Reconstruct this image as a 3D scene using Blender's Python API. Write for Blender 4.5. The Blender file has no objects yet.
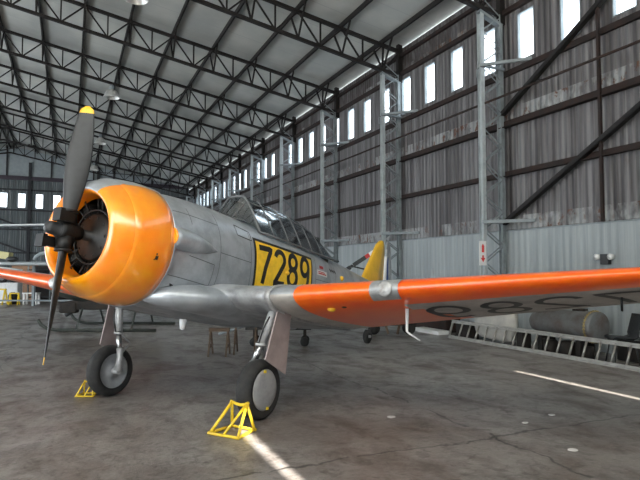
import bpy, bmesh, math, random
from mathutils import Vector, Matrix
random.seed(7)
C = bpy.context.scene.collection
PI = math.pi
V = Vector

# ------------------------------------------------------------------ mesh helper
class MB:
    def __init__(s): s.v=[]; s.f=[]; s.m=[]; s.sm=[]
    def add(s, vs, fs, mi=0, smooth=False):
        o=len(s.v); s.v+= [tuple(x) for x in vs]
        for f in fs: s.f.append(tuple(i+o for i in f)); s.m.append(mi); s.sm.append(smooth)
        return s
    def box(s, c, d, rot=None, mi=0):
        c=V(c); R=rot or Matrix.Identity(3)
        vs=[c+R@V((x*d[0]/2,y*d[1]/2,z*d[2]/2)) for x in(-1,1) for y in(-1,1) for z in(-1,1)]
        return s.add(vs,[(0,1,3,2),(4,6,7,5),(0,4,5,1),(2,3,7,6),(0,2,6,4),(1,5,7,3)],mi)
    def bar(s, p, q, w, h, up=(0,0,1), mi=0):
        p=V(p);q=V(q);d=(q-p).normalized();u=V(up)
        if abs(d.dot(u))>.98: u=V((1,0,0)) if abs(d.x)<.9 else V((0,1,0))
        a=d.cross(u).normalized();b=a.cross(d)
        vs=[e+a*(i*w/2)+b*(j*h/2) for e in(p,q) for i,j in((-1,-1),(1,-1),(1,1),(-1,1))]
        return s.add(vs,[(3,2,1,0),(4,5,6,7),(0,1,5,4),(1,2,6,5),(2,3,7,6),(3,0,4,7)],mi)
    def tube(s, pts, r, n=8, mi=0, closed=False):
        pts=[V(p) for p in pts]; k=len(pts); rs=r if isinstance(r,(list,tuple)) else [r]*k
        rings=[]; last=None
        for i,p in enumerate(pts):
            if closed: d=pts[(i+1)%k]-pts[i-1]
            else: d=pts[min(i+1,k-1)]-pts[max(i-1,0)]
            d.normalize()
            if last is None:
                u=V((0,0,1)) if abs(d.z)<.9 else V((1,0,0))
                a=d.cross(u).normalized()
            else: a=(last-d*last.dot(d)).normalized()
            last=a; b=d.cross(a)
            rings.append([p+a*(rs[i]*math.cos(2*PI*j/n))+b*(rs[i]*math.sin(2*PI*j/n)) for j in range(n)])
        return s.loft(rings,mi,closed_u=closed,caps=not closed)
    def loft(s, rings, mi=0, closed_u=False, caps=True, smooth=True, closed_v=True, mfun=None):
        n=len(rings[0]); o=len(s.v)
        for r in rings: s.v+=[tuple(p) for p in r]
        R=len(rings)
        for i in range(R if closed_u else R-1):
            i2=(i+1)%R
            for j in range(n if closed_v else n-1):
                j2=(j+1)%n
                s.f.append((o+i*n+j,o+i*n+j2,o+i2*n+j2,o+i2*n+j)); s.m.append(mfun(i,j) if mfun else mi); s.sm.append(smooth)
        if caps and closed_v:
            s.f.append(tuple(o+j for j in reversed(range(n)))); s.m.append(mi); s.sm.append(False)
            s.f.append(tuple(o+(R-1)*n+j for j in range(n))); s.m.append(mi); s.sm.append(False)
        return s
    def lathe(s, prof, axis, org=(0,0,0), n=32, mi=0, mfun=None, caps=False):
        """prof: (distance along axis, radius)"""
        ax=V(axis).normalized(); u=V((0,0,1)) if abs(ax.z)<.9 else V((1,0,0))
        a=ax.cross(u).normalized(); b=ax.cross(a); o=V(org)
        rings=[[o+ax*t+(a*math.cos(2*PI*j/n)+b*math.sin(2*PI*j/n))*max(r,1e-4) for j in range(n)] for t,r in prof]
        return s.loft(rings,mi,caps=caps,mfun=mfun)
    def ball(s, c, r, mi=0, n=12):
        c=V(c); r=V((r,r,r)) if not hasattr(r,'__len__') else V(r)
        rings=[[c+V((r.x*math.sin(PI*i/n)*math.cos(2*PI*j/(2*n)),r.y*math.sin(PI*i/n)*math.sin(2*PI*j/(2*n)),r.z*math.cos(PI*i/n))) for j in range(2*n)] for i in range(n+1)]
        rings[0]=[p+V((1e-5*math.cos(j),1e-5*math.sin(j),0)) for j,p in enumerate(rings[0])]
        return s.loft(rings,mi,caps=False)
    def build(s, name, mats, parent=None, M=None, bevel=0, sub=0):
        me=bpy.data.meshes.new(name); me.from_pydata(s.v,[],s.f); 
        if not isinstance(mats,(list,tuple)): mats=[mats]
        for m in mats: me.materials.append(m)
        me.polygons.foreach_set('material_index',s.m); me.polygons.foreach_set('use_smooth',s.sm)
        bm=bmesh.new(); bm.from_mesh(me); bmesh.ops.recalc_face_normals(bm,faces=bm.faces[:]); bm.to_mesh(me); bm.free()
        me.update()
        o=bpy.data.objects.new(name,me); C.objects.link(o)
        if parent: o.parent=parent
        if M is not None: o.matrix_local=M
        if bevel:
            b=o.modifiers.new('bevel','BEVEL'); b.width=bevel; b.segments=2; b.limit_method='ANGLE'
        if sub:
            b=o.modifiers.new('sub','SUBSURF'); b.levels=sub; b.render_levels=sub
        return o
def tag(o,label,cat,group=None,kind=None):
    if label: o['label']=label
    if cat: o['category']=cat
    if group: o['group']=group
    if kind: o['kind']=kind
    return o
def thing(name,loc,label,cat,rz=0,group=None):
    o=bpy.data.objects.new(name,None); C.objects.link(o); o.location=loc; o.rotation_euler=(0,0,rz); o.empty_display_size=.2
    return tag(o,label,cat,group)
def struct(o): o['kind']='structure'; return o
def copy_tree(o,parent=None):
    c=o.copy(); C.objects.link(c)
    if parent: c.parent=parent
    for ch in list(o.children): copy_tree(ch,c)
    return c
ORD=['nearest','second','third','fourth','fifth','sixth','seventh','eighth','ninth','tenth','eleventh','twelfth','thirteenth','fourteenth']

# ------------------------------------------------------------------ materials
def mat(name, col, rough=.5, metal=0., var=.0, scale=6., col2=None, bump=0., bscale=40., coat=0., stretch=(1,1,1), lo=.4, hi=.65, rvar=0.):
    m=bpy.data.materials.new(name); m.use_nodes=True; nt=m.node_tree; N=nt.nodes; Lk=nt.links
    b=N['Principled BSDF']; b.inputs['Base Color'].default_value=(*col,1); b.inputs['Roughness'].default_value=rough; b.inputs['Metallic'].default_value=metal
    if coat: b.inputs['Coat Weight'].default_value=coat; b.inputs['Coat Roughness'].default_value=.18; b.inputs['Coat IOR'].default_value=1.3+.45*coat
    tc=N.new('ShaderNodeTexCoord'); mp=N.new('ShaderNodeMapping'); mp.inputs['Scale'].default_value=stretch
    Lk.new(tc.outputs['Object'],mp.inputs[0])
    if var or col2 or rvar:
        n=N.new('ShaderNodeTexNoise'); n.inputs['Scale'].default_value=scale; n.inputs['Detail'].default_value=6; n.inputs['Roughness'].default_value=.65
        Lk.new(mp.outputs[0],n.inputs['Vector'])
        r=N.new('ShaderNodeMapRange'); r.inputs['From Min'].default_value=lo; r.inputs['From Max'].default_value=hi
        Lk.new(n.outputs['Fac'],r.inputs[0])
        mx=N.new('ShaderNodeMix'); mx.data_type='RGBA'
        c2=col2 or tuple(c*(1-var) for c in col)
        mx.inputs[6].default_value=(*col,1); mx.inputs[7].default_value=(*c2,1)
        Lk.new(r.outputs[0],mx.inputs[0]); Lk.new(mx.outputs[2],b.inputs['Base Color'])
        if rvar:
            r2=N.new('ShaderNodeMapRange'); r2.inputs['From Min'].default_value=.35; r2.inputs['From Max'].default_value=.7
            r2.inputs['To Min'].default_value=rough-rvar; r2.inputs['To Max'].default_value=rough+rvar
            Lk.new(n.outputs['Fac'],r2.inputs[0]); Lk.new(r2.outputs[0],b.inputs['Roughness'])
    if bump:
        n2=N.new('ShaderNodeTexNoise'); n2.inputs['Scale'].default_value=bscale; n2.inputs['Detail'].default_value=4
        Lk.new(mp.outputs[0],n2.inputs['Vector'])
        bp=N.new('ShaderNodeBump'); bp.inputs['Strength'].default_value=bump; bp.inputs['Distance'].default_value=.02
        Lk.new(n2.outputs['Fac'],bp.inputs['Height']); Lk.new(bp.outputs[0],b.inputs['Normal'])
    return m
M={}
M['silver']=mat('silver_paint',(.44,.47,.505),.36,.4,.3,3.,bump=.04,bscale=3,rvar=.08)
M['silver_dirty']=mat('dirty_silver',(.42,.435,.455),.42,.3,.45,4.)
M['under']=mat('wing_underside_grey',(.52,.49,.46),.42,.25,.35,3.,bump=.05,bscale=4)
M['orange']=mat('orange_paint',(.98,.105,.002),.30,0,0,2.5,col2=(1.0,.17,.003),coat=.5)
M['yelloworange']=mat('cowl_orange_paint',(1.0,.25,.001),.28,0,0,2.2,col2=(1.0,.37,.004),coat=1.0,bump=.03,bscale=3)
M['yellow']=mat('yellow_paint',(.92,.58,.025),.45,0,.2,8.)
M['chockyellow']=mat('chock_yellow',(.86,.60,.03),.42,0,.25,20.)
M['finyellow']=mat('fin_yellow',(.88,.50,.03),.45,0,.15,5.)
M['black']=mat('black_paint',(.014,.014,.014),.45)
M['propgrey']=mat('propeller_grey',(.024,.025,.027),.5,0,.25,12.)
M['engine']=mat('engine_dark',(.007,.0068,.0066),.5,.3,.5,20.)
M['enginegrey']=mat('engine_grey',(.018,.017,.016),.45,.4,.4,15.)
M['steel']=mat('bright_steel',(.55,.55,.55),.25,.9,.2,10.)
M['geargrey']=mat('gear_grey',(.50,.50,.50),.4,.3,.3,14.)
M['rubber']=mat('tyre_rubber',(.012,.012,.0125),.8,0,0,9.,col2=(.028,.026,.024),bump=.1,bscale=30)
M['rim']=mat('wheel_grey',(.36,.37,.38),.45,.2,.2,10.)
M['doorred']=mat('gear_door_primer',(.36,.29,.28),.5,.1,.25,4.)
M['white']=mat('white_paint',(.78,.78,.77),.5,0,.12,6.)
M['blue']=mat('blue_paint',(.02,.05,.22),.5)
M['red']=mat('red_paint',(.55,.03,.03),.5)
M['steeldark']=mat('roof_steel_brown',(.008,.0055,.005),.85,0,.4,5.)
M['steelrust']=mat('rail_rust',(.012,.0075,.007),.85,0,0,4.,col2=(.026,.010,.006))
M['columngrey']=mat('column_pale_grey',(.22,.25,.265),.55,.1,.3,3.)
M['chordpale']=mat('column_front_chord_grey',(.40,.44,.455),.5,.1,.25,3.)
M['seam']=mat('seam_grey',(.13,.135,.14),.6)
M['endsteel']=mat('end_wall_steel',(.026,.026,.032),.7,.1,.3,5.)
M['brace']=mat('dark_brace',(.009,.007,.0065),.7,0,.4,4.)
M['darkgreen']=mat('helicopter_olive',(.030,.036,.030),.5,0,.3,5.)
M['wood']=mat('weathered_wood',(.13,.085,.055),.75,0,.4,12.,stretch=(1,1,6))
M['alu']=mat('ladder_aluminium',(.36,.345,.315),.4,.5,.3,8.)
M['tankgrey']=mat('tank_grey',(.13,.135,.138),.55,.1,0,3.,col2=(.085,.065,.055))
M['plastic']=mat('black_plastic',(.02,.021,.023),.45)
M['junk']=mat('scrap_dark',(.009,.008,.0075),.85,0,0,6.,col2=(.024,.017,.012))
M['card']=mat('brown_board',(.30,.17,.10),.8,0,.2,6.)
M['panelgrey']=mat('pale_panel',(.50,.54,.57),.5,0,.15,4.)
M['bluegrey']=mat('blue_grey_sheet',(.30,.34,.36),.6,0,.15,4.)
M['chain']=mat('chain_brass',(.35,.27,.12),.5,.5,.5,30.)
M['seatgreen']=mat('cockpit_green',(.06,.075,.06),.7)
M['lampmetal']=mat('lamp_aluminium',(.62,.62,.60),.35,.4,.2,10.)

def glass(name,tint,transp=.8,rough=.05):
    m=bpy.data.materials.new(name); m.use_nodes=True; nt=m.node_tree; N=nt.nodes; N.remove(N['Principled BSDF'])
    out=N['Material Output']; t=N.new('ShaderNodeBsdfTransparent'); t.inputs[0].default_value=(*tint,1)
    g=N.new('ShaderNodeBsdfGlossy'); g.inputs['Roughness'].default_value=rough; g.inputs[0].default_value=(.9,.93,.95,1)
    mx=N.new('ShaderNodeMixShader'); mx.inputs[0].default_value=1-transp
    nt.links.new(t.outputs[0],mx.inputs[1]); nt.links.new(g.outputs[0],mx.inputs[2]); nt.links.new(mx.outputs[0],out.inputs[0])
    return m
M['canopy']=glass('canopy_perspex',(.50,.58,.62),.62,.08)
M['pane']=glass('window_sheet',(.92,.95,.97),.95,.3)
M['lightglass']=glass('landing_light_glass',(.8,.82,.84),.7,.05)

def node_mat(name):
    m=bpy.data.materials.new(name); m.use_nodes=True; return m,m.node_tree.nodes,m.node_tree.links,m.node_tree.nodes['Principled BSDF']
def corrugated(name, base, dark, along='Y', bands=(), pitch=.18, light=(.55,.55,.53), rust=(.10,.04,.02), relief=.8):
    """sheet iron with vertical corrugations and vertical dirt streaks; bands: heights where old paint peels"""
    m,N,Lk,b=node_mat(name); b.inputs['Roughness'].default_value=.65; b.inputs['Metallic'].default_value=.05
    tc=N.new('ShaderNodeTexCoord'); sp=N.new('ShaderNodeSeparateXYZ'); Lk.new(tc.outputs['Object'],sp.inputs[0])
    def streak(scale,zs,lo,hi):
        mp=N.new('ShaderNodeMapping'); mp.inputs['Scale'].default_value=(1,1,zs)
        Lk.new(tc.outputs['Object'],mp.inputs[0])
        n=N.new('ShaderNodeTexNoise'); n.inputs['Scale'].default_value=scale; n.inputs['Detail'].default_value=5; n.inputs['Roughness'].default_value=.7
        Lk.new(mp.outputs[0],n.inputs['Vector'])
        r=N.new('ShaderNodeMapRange'); r.inputs['From Min'].default_value=lo; r.inputs['From Max'].default_value=hi
        Lk.new(n.outputs['Fac'],r.inputs[0]); return r.outputs[0]
    def mix(f,a,bb):
        mx=N.new('ShaderNodeMix'); mx.data_type='RGBA'; Lk.new(f,mx.inputs[0])
        for i,c in((6,a),(7,bb)):
            if isinstance(c,tuple): mx.inputs[i].default_value=(*c,1)
            else: Lk.new(c,mx.inputs[i])
        return mx.outputs[2]
    def math_(op,a,c):
        q=N.new('ShaderNodeMath'); q.operation=op
        for i,x in enumerate((a,c)):
            if isinstance(x,(int,float)): q.inputs[i].default_value=x
            else: Lk.new(x,q.inputs[i])
        return q.outputs[0]
    col=mix(streak(5,.03,.4,.62),base,dark)
    col=mix(math_('MULTIPLY',streak(1.3,.08,.5,.7),.6),col,tuple(d*.75 for d in dark))
    col=mix(math_('MULTIPLY',streak(9,.02,.58,.68),.55),col,light)
    col=mix(math_('MULTIPLY',streak(2.2,.15,.66,.74),.6),col,tuple((r+d)/2 for r,d in zip(rust,dark)))
    if along=='Y' and bands:
        hi=math_('GREATER_THAN',sp.outputs[2],8.5); col=mix(math_('MULTIPLY',hi,streak(1.1,.5,.36,.56)),col,(.045,.036,.034))
    for z0,z1,thr in bands:
        up=math_('GREATER_THAN',sp.outputs[2],z0); dn=math_('LESS_THAN',sp.outputs[2],z1); inb=math_('MULTIPLY',up,dn)
        col=mix(math_('MULTIPLY',inb,streak(.9,.5,thr,thr+.08)),col,light)
        col=mix(math_('MULTIPLY',inb,math_('MULTIPLY',streak(4.5,.7,.55,.60),streak(.8,.3,.44,.52))),col,rust)
    Lk.new(col,b.inputs['Base Color'])
    w=N.new('ShaderNodeTexWave'); w.bands_direction=along; w.inputs['Scale'].default_value=2*PI/20/pitch; w.inputs['Distortion'].default_value=0
    Lk.new(tc.outputs['Object'],w.inputs['Vector'])
    bp=N.new('ShaderNodeBump'); bp.inputs['Strength'].default_value=relief; bp.inputs['Distance'].default_value=.04
    Lk.new(w.outputs['Fac'],bp.inputs['Height']); Lk.new(bp.outputs[0],b.inputs['Normal'])
    return m
M['wallR']=corrugated('weathered_corrugated_iron',(.185,.178,.183),(.050,.044,.045),'Y',((2.78,3.12,.47),(5.62,5.95,.48),(8.55,8.75,.58)),.18,(.27,.275,.275))
M['panelR']=corrugated('pale_corrugated_sheet',(.35,.38,.39),(.27,.30,.31),'Y',(),.2,(.42,.44,.45),(.24,.22,.2),.3)
M['wallB']=corrugated('blue_grey_corrugated_iron',(.115,.135,.145),(.075,.088,.097),'X')
M['wallL']=corrugated('plain_corrugated_iron',(.55,.56,.57),(.42,.43,.44),'Y')

def roof_mat():
    m,N,Lk,b=node_mat('roof_lining_boards'); b.inputs['Roughness'].default_value=.8
    tc=N.new('ShaderNodeTexCoord')
    n=N.new('ShaderNodeTexNoise'); n.inputs['Scale'].default_value=.5; n.inputs['Detail'].default_value=5; Lk.new(tc.outputs['Object'],n.inputs['Vector'])
    mx=N.new('ShaderNodeMix'); mx.data_type='RGBA'; mx.inputs[6].default_value=(.47,.475,.445,1); mx.inputs[7].default_value=(.36,.37,.355,1)
    r=N.new('ShaderNodeMapRange'); r.inputs['From Min'].default_value=.38; r.inputs['From Max'].default_value=.62; Lk.new(n.outputs['Fac'],r.inputs[0]); Lk.new(r.outputs[0],mx.inputs[0])
    # board joints every 1.2 m along the hangar
    sp=N.new('ShaderNodeSeparateXYZ'); Lk.new(tc.outputs['Object'],sp.inputs[0])
    q=N.new('ShaderNodeMath'); q.operation='PINGPONG'; q.inputs[1].default_value=.665; Lk.new(sp.outputs[1],q.inputs[0])
    l=N.new('ShaderNodeMath'); l.operation='LESS_THAN'; l.inputs[1].default_value=.012; Lk.new(q.outputs[0],l.inputs[0])
    m2=N.new('ShaderNodeMix'); m2.data_type='RGBA'; m2.inputs[7].default_value=(.34,.35,.35,1)
    Lk.new(l.outputs[0],m2.inputs[0]); Lk.new(mx.outputs[2],m2.inputs[6]); Lk.new(m2.outputs[2],b.inputs['Base Color'])
    return m
M['roof']=roof_mat()
def floor_mat():
    m,N,Lk,b=node_mat('stained_concrete')
    tc=N.new('ShaderNodeTexCoord')
    def noise(s,lo,hi,d=8,rough=.65,dist=0,st=(1,1,1)):
        mp=N.new('ShaderNodeMapping'); mp.inputs['Scale'].default_value=st; Lk.new(tc.outputs['Object'],mp.inputs[0])
        n=N.new('ShaderNodeTexNoise'); n.inputs['Scale'].default_value=s; n.inputs['Detail'].default_value=d; n.inputs['Roughness'].default_value=rough; n.inputs['Distortion'].default_value=dist
        Lk.new(mp.outputs[0],n.inputs['Vector']); r=N.new('ShaderNodeMapRange'); r.inputs['From Min'].default_value=lo; r.inputs['From Max'].default_value=hi; Lk.new(n.outputs['Fac'],r.inputs[0]); return r.outputs[0],n
    def mix(f,a,c):
        mx=N.new('ShaderNodeMix'); mx.data_type='RGBA'; Lk.new(f,mx.inputs[0])
        for i,x in((6,a),(7,c)):
            if isinstance(x,tuple): mx.inputs[i].default_value=(*x,1)
            else: Lk.new(x,mx.inputs[i])
        return mx.outputs[2]
    def mt(op,a,c=None,d=None):
        q=N.new('ShaderNodeMath'); q.operation=op
        for i,x in enumerate((a,c,d)):
            if x is None: continue
            if isinstance(x,(int,float)): q.inputs[i].default_value=x
            else: Lk.new(x,q.inputs[i])
        return q.outputs[0]
    f1,_=noise(.45,.35,.65); f2,_=noise(1.5,.46,.66,st=(1.3,.8,1),dist=.4); f3,_=noise(9,.42,.62); f4,_=noise(1.1,.56,.62,dist=.6); f5,_=noise(35,.35,.7)
    col=mix(f1,(.30,.282,.27),(.175,.15,.135))
    col=mix(mt('MULTIPLY',f2,.7),col,(.088,.072,.064))
    col=mix(mt('MULTIPLY',f3,.35),col,(.11,.094,.085))
    col=mix(mt('MULTIPLY',f5,.25),col,(.36,.34,.315))
    f6,_=noise(4.2,.54,.60,6,.75,.8); f7,_=noise(14,.56,.64,4,.7); f8,_=noise(.55,.50,.60,5,.6,.5)
    col=mix(mt('MULTIPLY',f8,.45),col,(.095,.064,.05))
    col=mix(mt('MULTIPLY',f6,.55),col,(.055,.043,.037))
    col=mix(mt('MULTIPLY',f7,.45),col,(.05,.042,.038))
    col=mix(mt('MULTIPLY',f4,.35),col,(.06,.048,.042))
    sp=N.new('ShaderNodeSeparateXYZ'); Lk.new(tc.outputs['Object'],sp.inputs[0])
    _,nw=noise(.9,0,1,3); _,nw2=noise(5,0,1,4)
    wob=mt('ADD',mt('MULTIPLY',mt('SUBTRACT',nw.outputs['Fac'],.5),.5),mt('MULTIPLY',mt('SUBTRACT',nw2.outputs['Fac'],.5),.12))
    for ax,off in((0,-1.1),(1,4.75)):
        d=mt('PINGPONG',mt('ADD',mt('SUBTRACT',sp.outputs[ax],off),wob),2.6)
        ln=N.new('ShaderNodeMapRange'); ln.inputs['From Min'].default_value=.006; ln.inputs['From Max'].default_value=.022; ln.inputs['To Min'].default_value=.9; ln.inputs['To Max'].default_value=0; Lk.new(d,ln.inputs[0])
        _,nb=noise(1.7,0,1,2); br=mt('GREATER_THAN',nb.outputs['Fac'],.42)
        col=mix(mt('MULTIPLY',ln.outputs[0],br),col,(.018,.015,.014))
    Lk.new(col,b.inputs['Base Color'])
    rr=N.new('ShaderNodeMapRange'); rr.inputs['To Min'].default_value=.30; rr.inputs['To Max'].default_value=.55; Lk.new(f2,rr.inputs[0]); Lk.new(rr.outputs[0],b.inputs['Roughness'])
    bp=N.new('ShaderNodeBump'); bp.inputs['Strength'].default_value=.25; bp.inputs['Distance'].default_value=.01; Lk.new(f3,bp.inputs['Height']); Lk.new(bp.outputs[0],b.inputs['Normal'])
    return m
M['floor']=floor_mat()

# ------------------------------------------------------------------ the hangar
# X across the hangar (right wall at XR), Y along it, camera at the origin
XR=10.4; SPAN=30.0; XL=XR-SPAN; YB=54.6; YF=-2.6; HE=9.5; SL=.19; RIDGE=SPAN/2
BAY=5.03; Y0=11.45
def roof_z(w): return HE+SL*(w if w<=RIDGE else SPAN-w)

MB().box(((XL+XR)/2,(YB+YF)/2,-.15),(SPAN+.6,YB-YF+.6,.3)).build('floor',M['floor']); struct(bpy.data.objects['floor'])
fl=MB().box(((XL+XR)/2,-40,-.25),(200,74.2,.2)).build('trim_1',mat('outside_apron',(.42,.40,.37),.8,0,.2,1.)); struct(fl)

WIN_W=.55; WZ0,WZ1=7.08,8.30; WP=1.385
win_y=[7.9+WP*k for k in range(-5,32)]
def wall_with_windows(name,m,axis,fixed,a0,a1,h,wins,th=.08,hfun=None):
    """a wall along Y (axis 1) or X (axis 0) with a row of window openings"""
    b=MB()
    def seg(p,q,z0,z1):
        if q-p<.001: return
        c=[0,0,(z0+z1)/2]; d=[0,0,z1-z0]; c[axis]=(p+q)/2; d[axis]=q-p; c[1-axis]=fixed; d[1-axis]=th
        b.box(c,d)
    seg(a0,a1,-.05,WZ0); seg(a0,a1,WZ1,h)
    e=a0
    for wv in sorted(wins):
        seg(e,wv-WIN_W/2,WZ0,WZ1); e=wv+WIN_W/2
    seg(e,a1,WZ0,WZ1)
    return b
o=wall_with_windows('wall_right',M['wallR'],1,XR+.04,YF,YB,HE-.075,win_y).build('wall_right',M['wallR']); struct(o)
wi=0
def window(axis,fixed,a):
    global wi; wi+=1
    fr=MB(); c=[0,0,0]
    for z in (WZ0,WZ1):
        c=[0,0,z]; c[axis]=a; c[1-axis]=fixed; d=[.1,.1,.03]; d[axis]=WIN_W+.03; fr.box(c,d)
    for s in(-1,1):
        c=[0,0,(WZ0+WZ1)/2]; c[axis]=a+s*WIN_W/2; c[1-axis]=fixed; d=[.1,.1,WZ1-WZ0]; d[axis]=.03; fr.box(c,d)
    f=fr.build('window_%d'%wi,M['columngrey']); struct(f)
    c=[0,0,(WZ0+WZ1)/2]; c[axis]=a; c[1-axis]=fixed+.02; d=[.006,.006,WZ1-WZ0]; d[axis]=WIN_W
    MB().box(c,d).build('pane',M['pane'],f)
for y in win_y: window(1,XR+.04,y)
# back (end) wall with its gable
wx=[XR-.6-1.37*k for k in range(0,21)]
b=wall_with_windows('wall_back',M['wallB'],0,YB+.04,XL,XR,HE,wx)
b.add([(XL,YB,HE),(XR,YB,HE),((XL+XR)/2,YB,HE+SL*RIDGE),(XL,YB+.08,HE),(XR,YB+.08,HE),((XL+XR)/2,YB+.08,HE+SL*RIDGE)],[(0,1,2),(3,5,4),(0,3,4,1),(1,4,5,2),(2,5,3,0)],1)
struct(b.build('wall_back',[M['wallB'],M['bluegrey']]))
for x in wx: window(0,YB+.04,x)
LO0,LO1,LOH=10.0,46.0,6.8   # unseen big doorway, added in the left wall to let in more daylight
b=MB().box((XL-.04,(YF+LO0)/2,HE/2),(.08,LO0-YF,HE)); b.box((XL-.04,(YB+LO1)/2,HE/2),(.08,YB-LO1,HE)); b.box((XL-.04,(LO0+LO1)/2,(HE+LOH)/2),(.08,LO1-LO0,HE-LOH))
struct(b.build('wall_left',M['wallL']))
# front wall: sliding door leaves, sun comes through the gaps between them and through the open part
DOORH=7.1; GAP=.10
OPEN0,OPEN1=-15.0,-3.53
b=MB().box(((XL+OPEN0)/2,YF,DOORH/2),(OPEN0-XL,.1,DOORH)); b.box(((XL+XR)/2,YF,DOORH+.1),(SPAN,.1,.2))
struct(b.build('wall_front',M['wallL']))
m,N,Lk,pb=node_mat('translucent_sheet'); N.remove(pb)
df=N.new('ShaderNodeBsdfDiffuse'); df.inputs[0].default_value=(.7,.7,.68,1); tl=N.new('ShaderNodeBsdfTranslucent'); tl.inputs[0].default_value=(.80,.80,.76,1)
mx=N.new('ShaderNodeMixShader'); mx.inputs[0].default_value=.6; Lk.new(df.outputs[0],mx.inputs[1]); Lk.new(tl.outputs[0],mx.inputs[2]); Lk.new(mx.outputs[0],N['Material Output'].inputs[0])
xm=(XL+XR)/2
b=MB().add([(XL,YF,DOORH+.2),(XR,YF,DOORH+.2),(XR,YF,HE),(xm,YF,HE+SL*RIDGE),(XL,YF,HE)],[(0,1,2,3,4)])
struct(b.build('window_100',m))  # unseen translucent gable sheet, added to give soft light from the front
gaps=[1.75,7.06]
edges=[OPEN1,gaps[0]-GAP/2,gaps[0]+GAP/2,gaps[1]-GAP/2,gaps[1]+GAP/2,XR]
for i in range(3):
    p,q=edges[2*i],edges[2*i+1]
    d=MB().box(((p+q)/2,YF,DOORH/2),(q-p,.1,DOORH)).build('door_%d'%(i+1),M['wallL']); struct(d)
struct(MB().box((gaps[0],YF,(DOORH+(6.3-YF)*math.tan(math.atan2(DOORH,7.66-YF)))/2),(.3,.16,DOORH-(6.3-YF)*math.tan(math.atan2(DOORH,7.66-YF)))).build('sun_gap_block',M['wallL']))  # unseen filler added over the first gap to cut its sun strip short
# roof lining
b=MB(); t=.12
for w0,w1 in((0,RIDGE),(RIDGE,SPAN)):
    xa,xb=XR-w0+(.14 if w0==0 else 0),XR-w1-(.14 if w1==SPAN else 0)
    za,zb=roof_z(w0)-(.14*SL if w0==0 else 0),roof_z(w1)-(.14*SL if w1==SPAN else 0)
    vs=[(xa,y,za+k) for y in(YF,YB+.1) for k in(0,t)]+[(xb,y,zb+k) for y in(YF,YB+.1) for k in(0,t)]
    b.add(vs,[(0,1,3,2),(4,6,7,5),(0,4,5,1),(2,3,7,6),(0,2,6,4),(1,5,7,3)])
struct(b.build('ceiling',M['roof']))
# pale sheeting along the foot of the right wall
struct(MB().box((XR-.05,(YB+YF)/2,1.365),(.06,YB-YF,2.73)).build('trim_2',M['panelR']))
struct(MB().box((XR-.06,(YB+YF)/2,2.74),(.09,YB-YF,.03)).build('trim_3',M['columngrey']))

# ---- rails along the right wall
rails=[(2.98,.05,.05,'steelrust',None),(4.22,.10,.13,'steelrust','lowest dark rusty rail across the right wall above the pale sheeting'),
       (5.52,.12,.16,'steelrust','thick rusty rail below the peeling white band on the right wall'),
       (6.86,.08,.14,'steelrust','dark rusty rail right under the windows of the right wall'),
       (8.50,.12,.12,'steelrust','dark rail just above the windows of the right wall'),
       (9.15,.10,.10,'steelrust','topmost dark rail of the right wall, near the roof')]
for z,dw,dh,mm,lab in rails:
    if lab is None: continue
    o=MB().box((XR-dw/2,(YB+YF)/2,z),(dw,YB-YF,dh))
    if z<6: o.box((XR-dw-.03,(YB+YF)/2,z-dh/2),(.08,YB-YF,.02))
    tag(o.build('wall_rail',M[mm]),lab,'rail')
o=MB().tube([(XR-.72,Y0-8,6.02),(XR-.72,YB,6.02)],.03,8)
tag(o.build('pipe',M['steelrust']),'thin red-brown pipe running along the columns of the right wall','pipe')

# ---- lattice columns of the right wall
CD=.78   # depth of a column, wall to front chord
HC=8.45
col_y=[Y0+BAY*k for k in range(-1,9)]
dl=.86
def make_column(y):
    t=thing('lattice_column',(XR,y,0),'','column',0,'lattice columns along the right wall')
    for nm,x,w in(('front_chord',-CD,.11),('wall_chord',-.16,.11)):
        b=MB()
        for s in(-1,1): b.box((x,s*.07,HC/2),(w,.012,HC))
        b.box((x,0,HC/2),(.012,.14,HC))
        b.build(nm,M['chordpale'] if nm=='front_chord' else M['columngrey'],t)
    b=MB().bar((-CD-.06,0,HC),(-.1,0,HC-.28),.16,.07); b.build('cap_bar',M['columngrey'],t)
    b=MB().box((-.10,0,(HC+HE)/2-.1),(.16,.16,HE-HC+.3)); b.build('wall_post',M['steeldark'],t)
    mesh=[None,None,None]
    for i in range(10):
        z0=.2+i*dl
        for k,(p,q) in enumerate((((-CD,0,0),(-.16,0,dl/2)),((-.16,0,dl/2),(-CD,0,dl)))):
            if mesh[k] is None:
                o=MB(); 
                for s in(-1,1): o.bar(V(p)+V((0,s*.07,0)),V(q)+V((0,s*.07,0)),.008,.034,up=(0,0,1))
                o=o.build('lacing_bar',M['columngrey'],t); mesh[k]=o
            else:
                o=mesh[k].copy(); C.objects.link(o); o.parent=t
            o.location=(0,0,z0)
    for z in(2.95,6.98):
        b=MB().bar((-CD-.1,-.09,z),(.0+-.02,-1.0,z),.06,.08); b.bar((-CD,-.09,z),(-.1,-.09,z),.05,.06)
        if z>5: b.tube([(-CD-.1,-.05,z-.05),(-CD-.18,-.05,z-.12),(-CD-.16,-.05,z-.32)],.018,6)
        b.build('bracket_bar',M['columngrey'],t)
    b=MB().box((-CD/2-.05,0,.02),(CD+.2,.3,.04)); b.build('base_plate',M['columngrey'],t)
    return t
col0=make_column(col_y[0]); cols=[col0]
for y in col_y[1:]:
    c=copy_tree(col0); c.location=(XR,y,0); cols.append(c)
cols[0]['label']='pale steel lattice wall column closest to the photographer, at the right picture edge'
cols[1]['label']='pale steel lattice column with a red and white fire sign, in front of the windows'
for i,c in enumerate(cols[2:]):
    c['label']='pale steel lattice wall column, %s beyond the column with the fire sign'%(['first','second','third','fourth','fifth','sixth','seventh','eighth'][i])
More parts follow.
